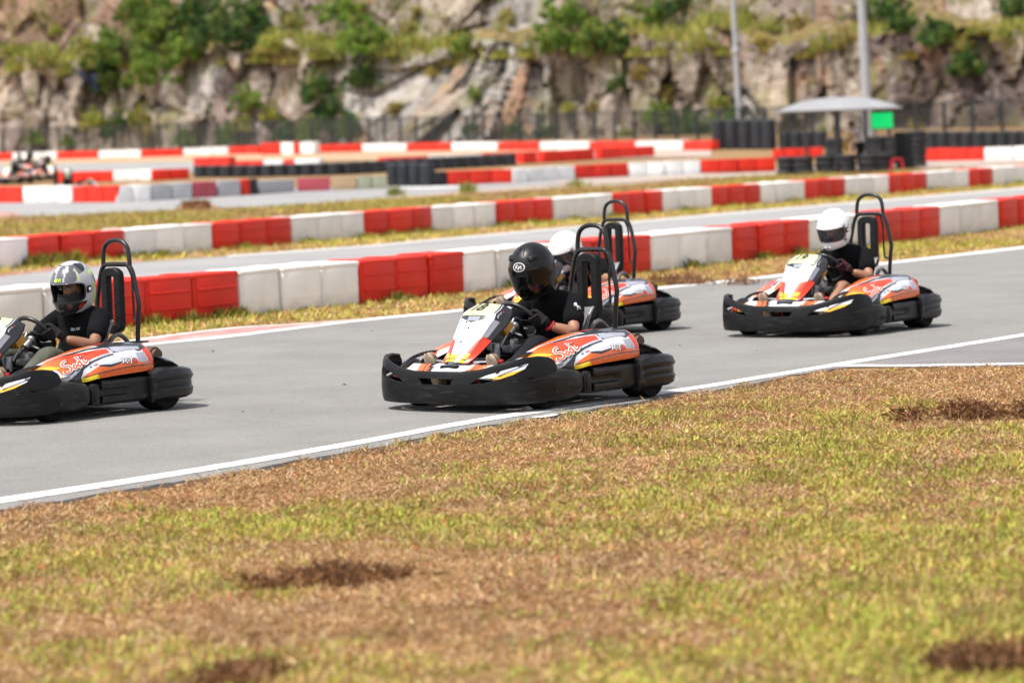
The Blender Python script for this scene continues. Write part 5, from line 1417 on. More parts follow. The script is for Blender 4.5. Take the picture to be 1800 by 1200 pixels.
# ------------------------------------------------------------------ lamp posts
M['galv'] = mat('galvanised_post', (.36, .37, .39), .55, metal=.15, var=.08, vscale=3)
for px, py, dia, lab, lean, zc in ((1302, 258, .30, 'thin pale lamp post rising out of the tall tyre stacks', R(-1.2), 90), (1528.5, 262, .46, 'thick pale grey lamp post behind the shelter', R(-1.5), None)):
    g = G(px, py); po = empty('lamp_post', g); tag(po, lab, 'lamp post', 'lamp posts before the quarry wall'); po.rotation_euler = (0, lean, 0)
    mb = MB(); mb.lathe([(dia * .52, 0), (dia * .5, .3), (dia * .38, 10), (dia * .30, 16)], 20); mb.lathe([(dia * .9, 0), (dia * .9, .03), (dia * .5, .04)], 20); mb.obj('pole', [M['galv']], po)
    if zc:
        z = AT(px, zc, g.y).z - g.z; mb = MB(); mb.lathe([(dia * .42, z - .15), (dia * .62, z - .10), (dia * .62, z + .10), (dia * .42, z + .15)], 18); mb.box((.02, -.16, z), (.10, .16, .12), .02); mb.obj('collar', [M['galv']], po)
    mb = MB(); mb.tube([(-.9, 0, 15.8), (.9, 0, 15.8)], .05, 8)
    for x in (-.8, .8): mb.box((x, -.15, 15.95), (.5, .35, .18), .03)
    mb.obj('floodlight', [M['galv']], po)

# ------------------------------------------------------------------ fence at the foot of the cliff
fence_pts = [G(x, y) for x, y in ((-160, 279), (22, 275), (247, 271), (400, 268), (640, 264), (1000, 261), (1250, 259), (1500, 257), (1820, 254), (1960, 252))]
def along(pts, step):
    out = []; rem = 0
    for a, b in zip(pts[:-1], pts[1:]):
        L_ = (b - a).length; t = rem
        while t < L_:
            out.append(a.lerp(b, t / L_)); t += step
        rem = t - L_
    return out
fe = empty('chain_link_fence', fence_pts[0]); tag(fe, 'long black chain link fence along the foot of the quarry wall', 'fence')
M['fence'] = mat('black_fence_steel', (.02, .022, .022), .5, var=.2)
base = fence_pts[0]; FH = 1.95
for p in along(fence_pts, 2.15):
    z = float(gz(p.y)); mb = MB(); mb.tube([(p.x - base.x, p.y - base.y, z - base.z), (p.x - base.x, p.y - base.y, z - base.z + FH)], .08, 8); mb.obj('post', [M['fence']], fe)
tops = [(p.x - base.x, p.y - base.y, float(gz(p.y)) - base.z + FH - .03) for p in along(fence_pts, 1.0)]
mb = MB(); mb.tube(tops, .03, 6); mb.obj('top_rail', [M['fence']], fe)
pts = along(fence_pts, .085); V = []; Fc = []
nr = int(1.85 / .085); w_ = .005
for i, p in enumerate(pts[:-nr]):
    for sgn in (0, 1):
        a = pts[i] if sgn == 0 else pts[i + nr]; c = pts[i + nr] if sgn == 0 else pts[i]
        za, zc_ = float(gz(a.y)) - base.z + .03, float(gz(c.y)) - base.z + FH - .06
        k = len(V); V += [(a.x - base.x - w_, a.y - base.y, za), (a.x - base.x + w_, a.y - base.y, za), (c.x - base.x + w_, c.y - base.y, zc_), (c.x - base.x - w_, c.y - base.y, zc_)]; Fc.append((k, k + 1, k + 2, k + 3))
mb = MB(); mb.add(np.array(V), Fc); mb.obj('wire_mesh', [M['fence']], fe, smooth=False)
# ------------------------------------------------------------------ quarry cliff
def cliff_base(X): return 238 - .78 * X
def px_of(x, y, z):
    d = np.stack([x, y, z - CAM_H], -1); w = d @ CW
    return 900 + F_PX * (d @ CR) / w, 600 - F_PX * (d @ CU) / w
def make_cliff():
    X = np.linspace(-62, 62, 520)
    prof = []  # (setback, height, kind)
    for t in np.linspace(0, 1, 62): prof.append((1.6 * t, -1 + 8.0 * t, 0))
    for t in np.linspace(0, 1, 16)[1:]: prof.append((1.6 + 6.5 * t, 7.0 + 1.0 * t, 1))
    for t in np.linspace(0, 1, 90)[1:]: prof.append((8.1 + 5 * t, 8.0 + 15 * t, 2))
    prof = np.array(prof)
    nu, nv = len(X), len(prof)
    P = np.zeros((nu, nv, 3)); C = np.zeros((nu, nv, 3))
    pal = [alb(200, 184, 166, 1.45), alb(186, 170, 154, 1.45), alb(206, 198, 190, 1.45), alb(172, 138, 116, 1.45), alb(156, 138, 128, 1.4), alb(124, 108, 102, 1.4), alb(204, 170, 142, 1.45)]
    zg = gz(cliff_base(X))
    topv = 6.6 + np.array([1.3 * mnoise.noise((x * .09, 3.1, 0)) + .9 * mnoise.noise((x * .31, 7.7, 0)) + .3 * mnoise.noise((x * 1.1, 1.7, 0)) for x in X]) - .012 * X
    for i, x in enumerate(X):
        yb = cliff_base(x)
        for j, (sb, h, k) in enumerate(prof):
            z = zg[i] + (h if k else (h if h < 0 else h * topv[i] / 7.0)) + ((topv[i] - 7.0) if k else 0)
            pxx = 900 + F_PX * x / (yb + sb)
            cen = max(0, 1 - ((pxx - 800) / 190) ** 2) if k == 0 else 0
            s2 = sb - (4.6 * cen * (1 - max(h, 0) / 7.0) ** 1.1 if k == 0 else 0)
            # blocky joints: cells sheared in the middle, upright at the sides
            sh = 1.05 * cen
            cx, cz = (x - z * sh) / (2.1 if k == 0 else 3.4), (z + .15 * x) / (5.4 if k == 0 else 5.0)
            dd, pp = mnoise.voronoi((cx, cz, 5.5 if k == 0 else 9.1))
            hsh = mnoise.cell((pp[0].x * 7.3, pp[0].y * 5.1, 1.7)); h2 = mnoise.cell((pp[0].x * 3.1 + 9, pp[0].y * 8.7, 4.2))
            crack = max(0, 1 - (dd[1] - dd[0]) / .13)
            d2, p2 = mnoise.voronoi((cx * 2.6, cz * 2.2, 2.0)); c2 = max(0, 1 - (d2[1] - d2[0]) / .14)
            hs2 = mnoise.cell((p2[0].x * 6.1, p2[0].y * 4.7, 8.8))
            fb = mnoise.fractal((x * .35, z * .35, k * 7), 1.0, 2.0, 4)
            amp = (1.0 if k != 1 else .25)
            off_ = amp * ((hsh - .5) * 1.15 + (hs2 - .5) * .34 - crack * .40 - c2 * .10 + fb * .42)
            # tilt of each block face
            off_ += amp * ((cx - pp[0].x) * (h2 - .5) * 1.1 + (cz - pp[0].y) * (hsh - .5) * 1.0)
            P[i, j] = (x, yb + s2 - off_ * .9, z + (.5 * fb + .25 * hs2 if k == 1 else 0))
            r = h2
            if pxx < 330 and k == 0: idx = 0 if r < .45 else (1 if r < .8 else 4)
            elif pxx < 330: idx = 3 if r < .40 else (0 if r < .6 else (1 if r < .85 else 4))
            elif cen > .1: idx = 2 if r < .45 else (6 if r < .65 else (3 if r < .75 else 1))
            elif pxx > 1530 and k == 0: idx = 5 if r < .7 else (4 if r < .9 else 0)
            elif pxx > 1450: idx = 0 if r < .5 else (4 if r < .75 else 6)
            else: idx = 1 if r < .4 else (0 if r < .6 else (2 if r < .75 else 4))
            c = np.array(pal[idx]) * (.80 + .30 * hs2)
            if k == 1: c = np.array(alb(150, 132, 78))
            C[i, j] = c
    mb = MB(); cc = C[:-1, :-1].reshape(-1, 3)
    mb.grid(P, col=[tuple(q) for q in cc])
    m = bpy.data.materials.new('quarry_rock'); m.use_nodes = True; N, L = nodes(m); b = N['Principled BSDF']; b.inputs['Roughness'].default_value = .9; b.inputs['Specular IOR Level'].default_value = .2
    at = N.new('ShaderNodeAttribute'); at.attribute_name = 'Col'; src = at.outputs['Color']
    tc = N.new('ShaderNodeTexCoord')
    def mixn(src, col, scale, st, lo, hi, amt, det=8):
        mp = N.new('ShaderNodeMapping'); L.new(tc.outputs['Object'], mp.inputs[0]); mp.inputs['Scale'].default_value = st
        nz = N.new('ShaderNodeTexNoise'); nz.inputs['Scale'].default_value = scale; nz.inputs['Detail'].default_value = det; nz.inputs['Roughness'].default_value = .62
        L.new(mp.outputs[0], nz.inputs['Vector'])
        r_ = N.new('ShaderNodeMapRange'); r_.inputs[1].default_value = lo; r_.inputs[2].default_value = hi; r_.inputs[4].default_value = amt; L.new(nz.outputs[0], r_.inputs[0])
        mx = N.new('ShaderNodeMix'); mx.data_type = 'RGBA'; L.new(r_.outputs[0], mx.inputs[0]); L.new(src, mx.inputs[6]); mx.inputs[7].default_value = (*col, 1)
        return mx.outputs[2]
    src = mixn(src, alb(96, 82, 76, 1.45), .75, (1.8, 1, .28), .51, .68, .66); src = mixn(src, alb(84, 74, 70, 1.45), 2.2, (2.2, 1, .22), .52, .66, .6)      # dark run-off streaks
    src = mixn(src, alb(200, 146, 106, 1.25), .30, (1, 1, .6), .56, .70, .7)       # rust
    src = mixn(src, alb(232, 226, 220, 1.3), .8, (1, 1, .7), .58, .72, .6)       # pale fresh faces
    src = mixn(src, alb(140, 138, 74, 1.3), .42, (1, 1, .8), .53, .68, .7)       # moss and creeping grass
    src = mixn(src, alb(130, 116, 108, 1.3), 4.0, (1, 1, 1), .52, .72, .6)
    L.new(src, b.inputs['Base Color'])
    n3 = N.new('ShaderNodeTexNoise'); n3.inputs['Scale'].default_value = 2.5; n3.inputs['Detail'].default_value = 9; L.new(tc.outputs['Object'], n3.inputs['Vector'])
    bp = N.new('ShaderNodeBump'); bp.inputs['Strength'].default_value = .7; bp.inputs['Distance'].default_value = .3; L.new(n3.outputs[0], bp.inputs['Height']); L.new(bp.outputs[0], b.inputs['Normal'])
    o = mb.obj('cliff', [m], None, sharp=25, color=True); o['kind'] = 'structure'
    return o, P, prof
CLIFF, CP, CPROF = make_cliff()

# ------------------------------------------------------------------ vegetation
def leaf_material(name, rough=.6, trans=.25):
    m = bpy.data.materials.new(name); m.use_nodes = True; N, L = nodes(m); b = N['Principled BSDF']; b.inputs['Roughness'].default_value = rough; b.inputs['Specular IOR Level'].default_value = .3
    a = N.new('ShaderNodeAttribute'); a.attribute_name = 'Col'
    oi = N.new('ShaderNodeObjectInfo'); mr = N.new('ShaderNodeMapRange'); mr.inputs[3].default_value = .82; mr.inputs[4].default_value = 1.2; L.new(oi.outputs['Random'], mr.inputs[0])
    sc = N.new('ShaderNodeVectorMath'); sc.operation = 'SCALE'; L.new(a.outputs['Color'], sc.inputs[0]); L.new(mr.outputs[0], sc.inputs['Scale'])
    L.new(sc.outputs[0], b.inputs['Base Color'])
    if trans:
        t = N.new('ShaderNodeBsdfTranslucent'); L.new(sc.outputs[0], t.inputs[0]); mx = N.new('ShaderNodeMixShader'); mx.inputs[0].default_value = trans
        L.new(b.outputs[0], mx.inputs[1]); L.new(t.outputs[0], mx.inputs[2]); L.new(mx.outputs[0], N['Material Output'].inputs[0])
    return m
M['leaf'] = leaf_material('leaves'); M['blade'] = leaf_material('grass_blades', .75, .15)
M['bark'] = mat('bark', (.11, .085, .065), .9, var=.3, vscale=4, bump=.5)

def fast_mesh(name, V, nper, m, colors):
    """V (n, nper, 3): n separate faces with per-face colours"""
    n = len(V); me = bpy.data.meshes.new(name)
    me.vertices.add(n * nper); me.vertices.foreach_set('co', np.ascontiguousarray(V, dtype=np.float32).ravel())
    me.loops.add(n * nper); me.loops.foreach_set('vertex_index', np.arange(n * nper, dtype=np.int32))
    me.polygons.add(n); me.polygons.foreach_set('loop_start', np.arange(0, n * nper, nper, dtype=np.int32)); me.polygons.foreach_set('loop_total', np.full(n, nper, dtype=np.int32))
    me.materials.append(m)
    at = me.color_attributes.new('Col', 'FLOAT_COLOR', 'CORNER')
    cc = np.concatenate([np.repeat(colors, nper, axis=0), np.ones((n * nper, 1))], 1).astype(np.float32); at.data.foreach_set('color', cc.ravel())
    me.update(calc_edges=True); me.validate()
    return me

def rand_unit(n):
    v = RNG.normal(0, 1, (n, 3)); return v / np.linalg.norm(v, axis=1)[:, None]
def leaf_cloud(name, clumps, per, size, tones, droop=0.3, upright=0.0):
    """clumps: (centre, radius) list; leaf-sized quads through every clump"""
    Cs, Ns, cols = [], [], []
    for c, r in clumps:
        d = rand_unit(per) * (RNG.uniform(.35, 1, (per, 1)) ** .6) * np.array([1, 1, .85])
        Cs.append(np.array(c) + d * r); t = tones[RNG.integers(len(tones))]
        v = RNG.normal(1, .20, (per, 1)); cols.append(np.clip(np.array(t) * v * (1 + RNG.normal(0, .08, (per, 3))), .003, 1))
    Cs = np.concatenate(Cs); cols = np.concatenate(cols); n = len(Cs)
    a = rand_unit(n); a[:, 2] = a[:, 2] * (1 - droop) + upright; a /= np.linalg.norm(a, axis=1)[:, None]
    b = np.cross(a, rand_unit(n)); b /= np.linalg.norm(b, axis=1)[:, None]
    s = size * RNG.uniform(.6, 1.4, (n, 1))
    V = np.stack([Cs - a * s, Cs + b * s * .42, Cs + a * s, Cs - b * s * .42], 1)
    return fast_mesh(name, V, 4, M['leaf'], cols)
G_MID = [alb(120, 150, 58, 1.2), alb(102, 134, 52, 1.2), alb(146, 166, 68, 1.2), alb(128, 140, 64, 1.2)]
G_DARK = [alb(76, 112, 52, 1.3), alb(62, 96, 46, 1.3), alb(98, 126, 58, 1.3), alb(118, 136, 66, 1.3)]
G_LIGHT = [alb(168, 174, 76, 1.25), alb(186, 182, 88, 1.25), alb(148, 160, 70, 1.25), alb(190, 178, 102, 1.25)]
G_DRY = [alb(184, 166, 92, 1.25), alb(166, 152, 78, 1.25), alb(156, 132, 74, 1.25), alb(190, 180, 106, 1.25)]
def clumps_of(n, r, spread, flat=.8):
    out = []
    for i in range(n):
        d = rand_unit(1)[0] * RNG.uniform(.2, 1) ** .5 * spread; d[2] = abs(d[2]) * flat * 1.6
        out.append((d + np.array([0, 0, r * .55]), r * RNG.uniform(.6, 1.15)))
    return out
PROTO = {}
for key, tones in (('mid', G_MID), ('dark', G_DARK), ('light', G_LIGHT), ('dry', G_DRY)):
    for v in range(2):
        PROTO['bush', key, v] = leaf_cloud(f'{key}_bush', clumps_of(16, .30, .70) + clumps_of(34, .17, 1.12, .72), 105, .055, tones, .1, .25)
def spray(name, n, tones, rad=.35, h=1.0, w=.035, lean=.5):
    """clump of tall arching blades"""
    ang = RNG.uniform(0, 2 * PI, n); rr = rad * np.minimum(np.abs(RNG.normal(0, .55, n)), 1.5); bx, by = rr * np.cos(ang), rr * np.sin(ang)
    H_ = h * RNG.uniform(.35, 1.1, n) * np.exp(-.6 * (rr / rad) ** 2); a2 = RNG.uniform(0, 2 * PI, n); ln = lean * RNG.uniform(.1, 1, n) * H_
    dx, dy = np.cos(a2) * ln, np.sin(a2) * ln; px_, py_ = -np.sin(a2) * w, np.cos(a2) * w
    Z = np.zeros(n)
    V = np.stack([np.stack([bx - px_, by - py_, Z], 1), np.stack([bx + px_, by + py_, Z], 1), np.stack([bx + dx * .4 + px_ * .8, by + dy * .4 + py_ * .8, H_ * .65], 1), np.stack([bx + dx, by + dy, H_ * .98], 1), np.stack([bx + dx * .4 - px_ * .8, by + dy * .4 - py_ * .8, H_ * .65], 1)], 1)
    t = np.array(tones)[RNG.integers(0, len(tones), n)] * RNG.normal(1, .15, (n, 1))
    return fast_mesh(name, V, 5, M['blade'], np.clip(t, .003, 1))
for key, tones in (('light', G_LIGHT), ('dry', G_DRY), ('mid', G_MID)):
    PROTO['grass', key, 0] = spray(f'{key}_grass_clump', 420, tones, .75, .9, .03); PROTO['grass', key, 1] = spray(f'{key}_grass_clump_b', 420, tones, .9, .75, .03, .8)

def on_cliff(px, py):
    """nearest point of the cliff face seen at a photograph position"""
    qx, qy = PXC
    d = (qx - px) ** 2 + (qy - py) ** 2; i = np.unravel_index(d.argmin(), d.shape)
    return CP[i]
PXC = px_of(CP[..., 0], CP[..., 1], CP[..., 2])
TN = {'mid': 'mid green', 'dark': 'dark green', 'light': 'yellow green', 'dry': 'dry straw coloured'}
veg = [  # (px, py of the foot, radius in px, tone, kind)
 (215, 112, 62, 'mid', 'bush'), (262, 92, 66, 'mid', 'bush'), (300, 62, 60, 'mid', 'bush'), (345, 60, 56, 'dark', 'bush'), (392, 88, 62, 'dark', 'bush'), (430, 55, 50, 'dark', 'bush'), (250, 38, 46, 'mid', 'bush'), (330, 110, 48, 'mid', 'bush'), (205, 160, 48, 'dark', 'bush'), (270, 150, 50, 'mid', 'bush'),
 (480, 88, 46, 'light', 'bush'), (520, 50, 44, 'light', 'bush'), (624, 92, 58, 'mid', 'bush'), (600, 40, 46, 'mid', 'bush'), (560, 100, 36, 'light', 'grass'), (690, 95, 40, 'light', 'grass'),
 (30, 122, 44, 'light', 'grass'), (78, 120, 40, 'light', 'bush'), (120, 128, 34, 'light', 'grass'), (160, 118, 40, 'light', 'grass'), (460, 105, 40, 'light', 'grass'), (510, 110, 40, 'dry', 'grass'), (400, 112, 36, 'light', 'grass'),
 (165, 228, 38, 'light', 'bush'), (210, 240, 30, 'dark', 'bush'), (250, 218, 36, 'light', 'bush'), (262, 250, 40, 'dry', 'bush'), (330, 250, 30, 'mid', 'grass'), (345, 242, 26, 'light', 'bush'), (60, 250, 26, 'mid', 'grass'), (118, 252, 20, 'mid', 'grass'),
 (430, 230, 34, 'light', 'bush'), (440, 190, 36, 'mid', 'bush'), (480, 212, 34, 'light', 'bush'), (405, 252, 30, 'mid', 'bush'), (505, 250, 30, 'dark', 'bush'), (560, 180, 40, 'dark', 'bush'), (585, 225, 44, 'dark', 'bush'), (620, 245, 36, 'dark', 'bush'), (640, 160, 40, 'dark', 'bush'), (545, 245, 30, 'mid', 'bush'), (690, 200, 26, 'dry', 'bush'),
 (820, 90, 30, 'mid', 'bush'), (816, 60, 24, 'light', 'bush'), (880, 98, 34, 'light', 'grass'), (930, 98, 34, 'light', 'grass'), (975, 90, 42, 'mid', 'bush'), (1000, 50, 52, 'mid', 'bush'), (1040, 92, 46, 'mid', 'bush'), (1085, 90, 44, 'dark', 'bush'), (1120, 96, 34, 'light', 'grass'), (1160, 96, 30, 'light', 'grass'), (790, 112, 30, 'dry', 'grass'), (760, 130, 30, 'dry', 'grass'),
 (834, 172, 16, 'mid', 'bush'), (830, 235, 22, 'dark', 'bush'), (900, 240, 24, 'dark', 'bush'), (1003, 196, 24, 'light', 'bush'), (1045, 200, 24, 'dry', 'bush'), (1100, 245, 32, 'light', 'bush'), (1085, 160, 26, 'dark', 'bush'), (1150, 215, 34, 'mid', 'bush'), (1180, 180, 30, 'dry', 'bush'), (1200, 245, 34, 'dark', 'bush'), (960, 244, 24, 'dark', 'bush'), (1130, 140, 28, 'dry', 'bush'),
 (1262, 190, 36, 'light', 'bush'), (1275, 235, 34, 'mid', 'bush'), (1220, 235, 30, 'dark', 'bush'), (1235, 85, 36, 'light', 'bush'), (1270, 95, 30, 'light', 'grass'), (1360, 60, 40, 'light', 'bush'), (1340, 92, 36, 'dry', 'bush'), (1405, 50, 38, 'dry', 'bush'), (1450, 90, 40, 'light', 'bush'), (1420, 100, 34, 'dry', 'grass'), (1480, 78, 34, 'dry', 'bush'), (1550, 40, 40, 'dark', 'bush'), (1585, 55, 34, 'dark', 'bush'), (1310, 40, 34, 'light', 'bush'),
 (1640, 82, 38, 'dark', 'bush'), (1690, 92, 34, 'dry', 'bush'), (1720, 60, 30, 'light', 'bush'), (1765, 70, 34, 'light', 'bush'), (1600, 100, 30, 'dry', 'grass'), (1660, 76, 26, 'mid', 'bush'), (1780, 30, 34, 'dark', 'bush'), (1700, 130, 34, 'dark', 'bush'), (1590, 250, 32, 'light', 'grass'), (1610, 235, 26, 'dry', 'bush'), (1690, 248, 30, 'light', 'grass'), (1760, 240, 26, 'dry', 'bush'), (1450, 245, 28, 'light', 'bush'), (1410, 246, 26, 'dry', 'bush'), (1345, 235, 30, 'mid', 'bush'), (1380, 240, 24, 'dry', 'bush'),
 (720, 60, 30, 'dry', 'bush'), (740, 30, 26, 'dry', 'bush'), (1150, 45, 34, 'mid', 'bush'), (1190, 25, 30, 'dark', 'bush'), (890, 40, 26, 'dry', 'bush'), (100, 60, 26, 'light', 'bush'), (150, 85, 34, 'light', 'bush'), (20, 95, 30, 'light', 'bush')]
seq = {}
for px, py, rp, tone, kind in veg:
    p = on_cliff(px, py); s = rp * p[1] / F_PX * (.72 if tone in ('light', 'dry') else 1)
    me = PROTO[kind, tone, int(RNG.integers(2))]
    big = kind == 'bush' and rp >= 56
    where = 'high on the quarry face' if py < 70 else ('along the quarry ledge' if py < 135 else ('on the lower rock face' if py < 205 else 'at the cliff foot behind the fence'))
    key = (tone, kind, where, big); seq[key] = seq.get(key, 0) + 1
    order = sorted(v[0] for v in veg if (v[3], v[4], ('high on the quarry face' if v[1] < 70 else ('along the quarry ledge' if v[1] < 135 else ('on the lower rock face' if v[1] < 205 else 'at the cliff foot behind the fence'))), v[4] == 'bush' and v[2] >= 56) == key)
    idx = order.index(px) + 1
    noun = ('large leafy bush' if big else 'bush') if kind == 'bush' else 'tall grass clump'
    lab = f"{TN[tone]} {noun} {where}" + (f", {ordinal(idx)} from the left" if len(order) > 1 else '')
    loc = (p[0], p[1] - .35 * s, p[2] - .15 * s)
    if big:
        root = empty('large_bush', loc, RNG.uniform(0, 6))
        cr = bpy.data.objects.new('foliage', me); COL.objects.link(cr); cr.parent = root; cr.scale = (s, s, s * RNG.uniform(.95, 1.3))
        if big:
            mb = MB()
            for k in range(5):
                a = RNG.uniform(0, 2 * PI); mb.tube([(0, 0, -.4), (.2 * s * math.cos(a), .2 * s * math.sin(a), .4 * s), (.5 * s * math.cos(a), .5 * s * math.sin(a), 1.0 * s)], [.09, .06, .03], 7)
            mb.obj('stem', [M['bark']], root)
        tag(root, lab, 'bush', 'bushes on the quarry face')
    else:
        b_ = kind == 'bush'; o = bpy.data.objects.new('bush' if b_ else 'grass_clump', me); COL.objects.link(o); o.location = loc; o.scale = (s, s, s * RNG.uniform(.95, 1.3)); o.rotation_euler = (0, 0, RNG.uniform(0, 6))
        tag(o, lab, 'bush' if b_ else 'grass', 'bushes on the quarry face' if b_ else 'grass clumps on the quarry face')
# creeping ground cover over the ledges and ribs of the rock (nobody could count it)
sel = np.argwhere((CPROF[:, 2] == 1))[:, 0]
n = 38000
ii = RNG.integers(5, CP.shape[0] - 5, n); jj = RNG.choice(np.concatenate([sel, sel, np.arange(50, 100)]), n)
base = CP[ii, jj] + RNG.normal(0, .12, (n, 3)); keep = fbm(base[:, 0] * .25, base[:, 2] * .5 + jj * .01, 3, 5) > .46; base = base[keep]; n = len(base)
h = RNG.uniform(.25, .85, n); a = RNG.uniform(0, 2 * PI, n); l = RNG.uniform(.1, .5, n)
d = np.stack([np.cos(a) * l, np.sin(a) * l - .1, h], 1); w = np.stack([-np.sin(a), np.cos(a), 0 * a], 1) * .055
tones = np.array(G_DRY + G_LIGHT + G_MID)
fast = fast_mesh('ledge_growth', np.stack([base - w, base + w, base + d], 1), 3, M['blade'], tones[RNG.integers(0, len(tones), n)] * RNG.normal(1, .15, (n, 1)).clip(.5, 1.5))
o = bpy.data.objects.new('ledge_growth', fast); COL.objects.link(o); tag(o, 'creeping grass and scrub spread over the quarry ledges', 'scrub', None, 'stuff')
# navy tarpaulin hanging from the ledge
tp_ = MB(); a0, a1 = on_cliff(126, 124), on_cliff(172, 158); U, V_ = np.meshgrid(np.linspace(0, 1, 20), np.linspace(0, 1, 12), indexing='ij')
w0, w1 = np.array(AT(124, 122, a0[1] - 1.6)), np.array(AT(170, 130, a0[1] - 1.6)); w2, w3 = np.array(AT(158, 150, a0[1] - 1.7)), np.array(AT(172, 166, a0[1] - 1.7))
Pt = (w0 * (1 - U[..., None]) + w1 * U[..., None]) * (1 - V_[..., None]) + (w2 * (1 - U[..., None]) + w3 * U[..., None]) * V_[..., None]
Pt[..., 1] += .12 * np.sin(U * 9 + V_ * 3) ; tp_.shell(Pt, .015)
tag(tp_.obj('tarpaulin', [mat('navy_tarpaulin', (.02, .03, .06), .6, var=.3)], None), 'dark navy tarpaulin hanging over the ledge at upper left', 'tarpaulin')

# ------------------------------------------------------------------ grass by the track
def to_px(x, y): return px_of(x, y, gz(y))
def blades(n, x, y, L_, w, tilt, col, zb=0.0):
    a = RNG.uniform(0, 2 * PI, n); lx, lz = L_ * np.sin(tilt), L_ * np.cos(tilt)
    b = np.stack([x, y, gz(y) + zb + 0 * x], 1); d = np.stack([np.cos(a) * lx, np.sin(a) * lx, lz], 1); p = np.stack([-np.sin(a) * w, np.cos(a) * w, RNG.normal(0, .3, n) * w], 1)
    m_ = b + d * .55 + np.stack([0 * a, 0 * a, L_ * .06], 1)
    return np.stack([b - p, b + p, m_ + p * .8, b + d, m_ - p * .8], 1), col
def lawn(name, n, xr, yr, keep_fn, scale, label, green_fn, cat='grass', dens=None):
    x = RNG.uniform(*xr, n); y = RNG.uniform(yr[0] ** .5, yr[1] ** .5, n) ** 2
    k = keep_fn(x, y); x, y = x[k], y[k]; n = len(x)
    g = green_fn(x, y); u = RNG.uniform(0, 1, n)
    tone = np.empty((n, 3))
    dry = np.array([alb(170, 126, 82, 1.14), alb(198, 154, 108, 1.14), alb(226, 190, 146, 1.14), alb(178, 134, 88, 1.14), alb(208, 166, 122, 1.14), alb(192, 156, 96, 1.14), alb(236, 210, 174, 1.14), alb(146, 104, 68, 1.14)])
    grn = np.array([alb(174, 170, 74, 1.08), alb(190, 182, 84, 1.08), alb(154, 162, 64, 1.08), alb(194, 170, 94, 1.08), alb(140, 154, 58, 1.08), alb(196, 166, 104, 1.08)])
    red = np.array([alb(196, 84, 66, 1.2), alb(170, 92, 60, 1.2)])
    tone[:] = dry[RNG.integers(0, len(dry), n)]
    isg = u < g; tone[isg] = grn[RNG.integers(0, len(grn), isg.sum())]
    isr = (u > .94) & (fbm(x * 1.3, y * 1.3, 2, 33) > .52); tone[isr] = red[RNG.integers(0, 2, isr.sum())]
    tone *= (.62 + .76 * fbm(x * 3, y * 3, 3, 9))[:, None] * RNG.normal(1, .16, (n, 1)).clip(.5, 1.6)
    L_ = np.where(isg, RNG.uniform(.020, .060, n), RNG.uniform(.015, .05, n)) * scale
    tilt = np.where(isg, RNG.uniform(.55, 1.4, n), RNG.uniform(.95, 1.52, n))
    lump = .015 * np.clip(fbm(x * 5, y * 5, 3, 4) - .4, 0, 1) * 2
    V, c = blades(n, x, y, L_, np.where(isg, .0030, .0021) * scale * RNG.uniform(.7, 1.3, n), tilt, tone, lump * scale)
    me = fast_mesh(name, V, 5, M['blade'], np.clip(c, .003, 1))
    o = bpy.data.objects.new(name, me); COL.objects.link(o); tag(o, label, cat, None, 'stuff'); return o
nxs, nys = nsamp[:, 0], nsamp[:, 1]
def keep_near(x, y):
    px, py = to_px(x, y)
    lim = np.interp(px, nxs, nys) + np.interp(px, [-400, 0, 600, 960, 1200, 1480], [24, 20, 17, 15, 12, 7]); lim = np.where(px > 1480, np.interp(px, [1480, 1520, 1600, 1800, 2200], [650, 650, 650, 647, 645]), lim)
    return (py > lim + 6 * (vnoise(px * .03, py * 0, 3) - .5) * 2) & (px > -480) & (px < 3800)
def green_near(x, y):
    px, py = to_px(x, y)
    f = fbm(x * .62, y * .42, 4, 2); f2 = fbm(x * 3.1, y * 3.1, 3, 8)
    dist = np.interp(py, [700, 800, 860, 930, 1000, 1200], [-.06, -.05, -.01, .14, .31, .38]) + np.interp(px, [0, 900, 1300, 1500, 1800], [-.02, .0, .10, .16, .10]) * np.clip((py - 740) / 60, 0, 1)
    return np.clip(dist + (f - .5) * 2.1 + (f2 - .5) * 1.2, 0.015, .80)
lawn('dry_grass', 760000, (-4.2, 5.4), (10.6, 26.5), keep_near, 1.0, 'mown patchy grass, brown by the track and yellow green nearer the camera', green_near)
def litter(name, n, label, lo, hi, wlo, whi, tones, use_green):
    x = RNG.uniform(-4.2, 5.4, n); y = RNG.uniform(10.6 ** .5, 26.5 ** .5, n) ** 2
    g = green_near(x, y); k = keep_near(x, y) & ((RNG.uniform(0, 1, n) < g * 1.3) if use_green else (RNG.uniform(0, 1, n) > g)); x, y = x[k], y[k]; n = len(x)
    t = np.array(tones)[RNG.integers(0, len(tones), n)] * RNG.normal(1, .15, (n, 1)).clip(.6, 1.5)
    L_ = RNG.uniform(lo, hi, n); V, c = blades(n, x, y, L_, RNG.uniform(wlo, whi, n), RNG.uniform(.9, 1.5, n), t, RNG.uniform(.004, .028, n))
    o = bpy.data.objects.new(name, fast_mesh(name, V, 5, M['blade'], np.clip(c, .003, 1))); COL.objects.link(o); tag(o, label, 'grass', None, 'stuff')
litter('straw', 26000, 'long pale straw lying over the mown grass', (.035), .085, .0010, .0018, [alb(236, 204, 160, 1.1), alb(214, 172, 124, 1.1), alb(186, 138, 94, 1.1)], False)
litter('ground_weeds', 46000, 'small broad leaved weeds among the green patches', .012, .030, .0032, .0075, [alb(176, 180, 72, 1.05), alb(156, 172, 62, 1.05), alb(194, 186, 88, 1.05), alb(140, 158, 62, 1.05), alb(196, 158, 90, 1.05), alb(188, 96, 74, 1.1)], True)
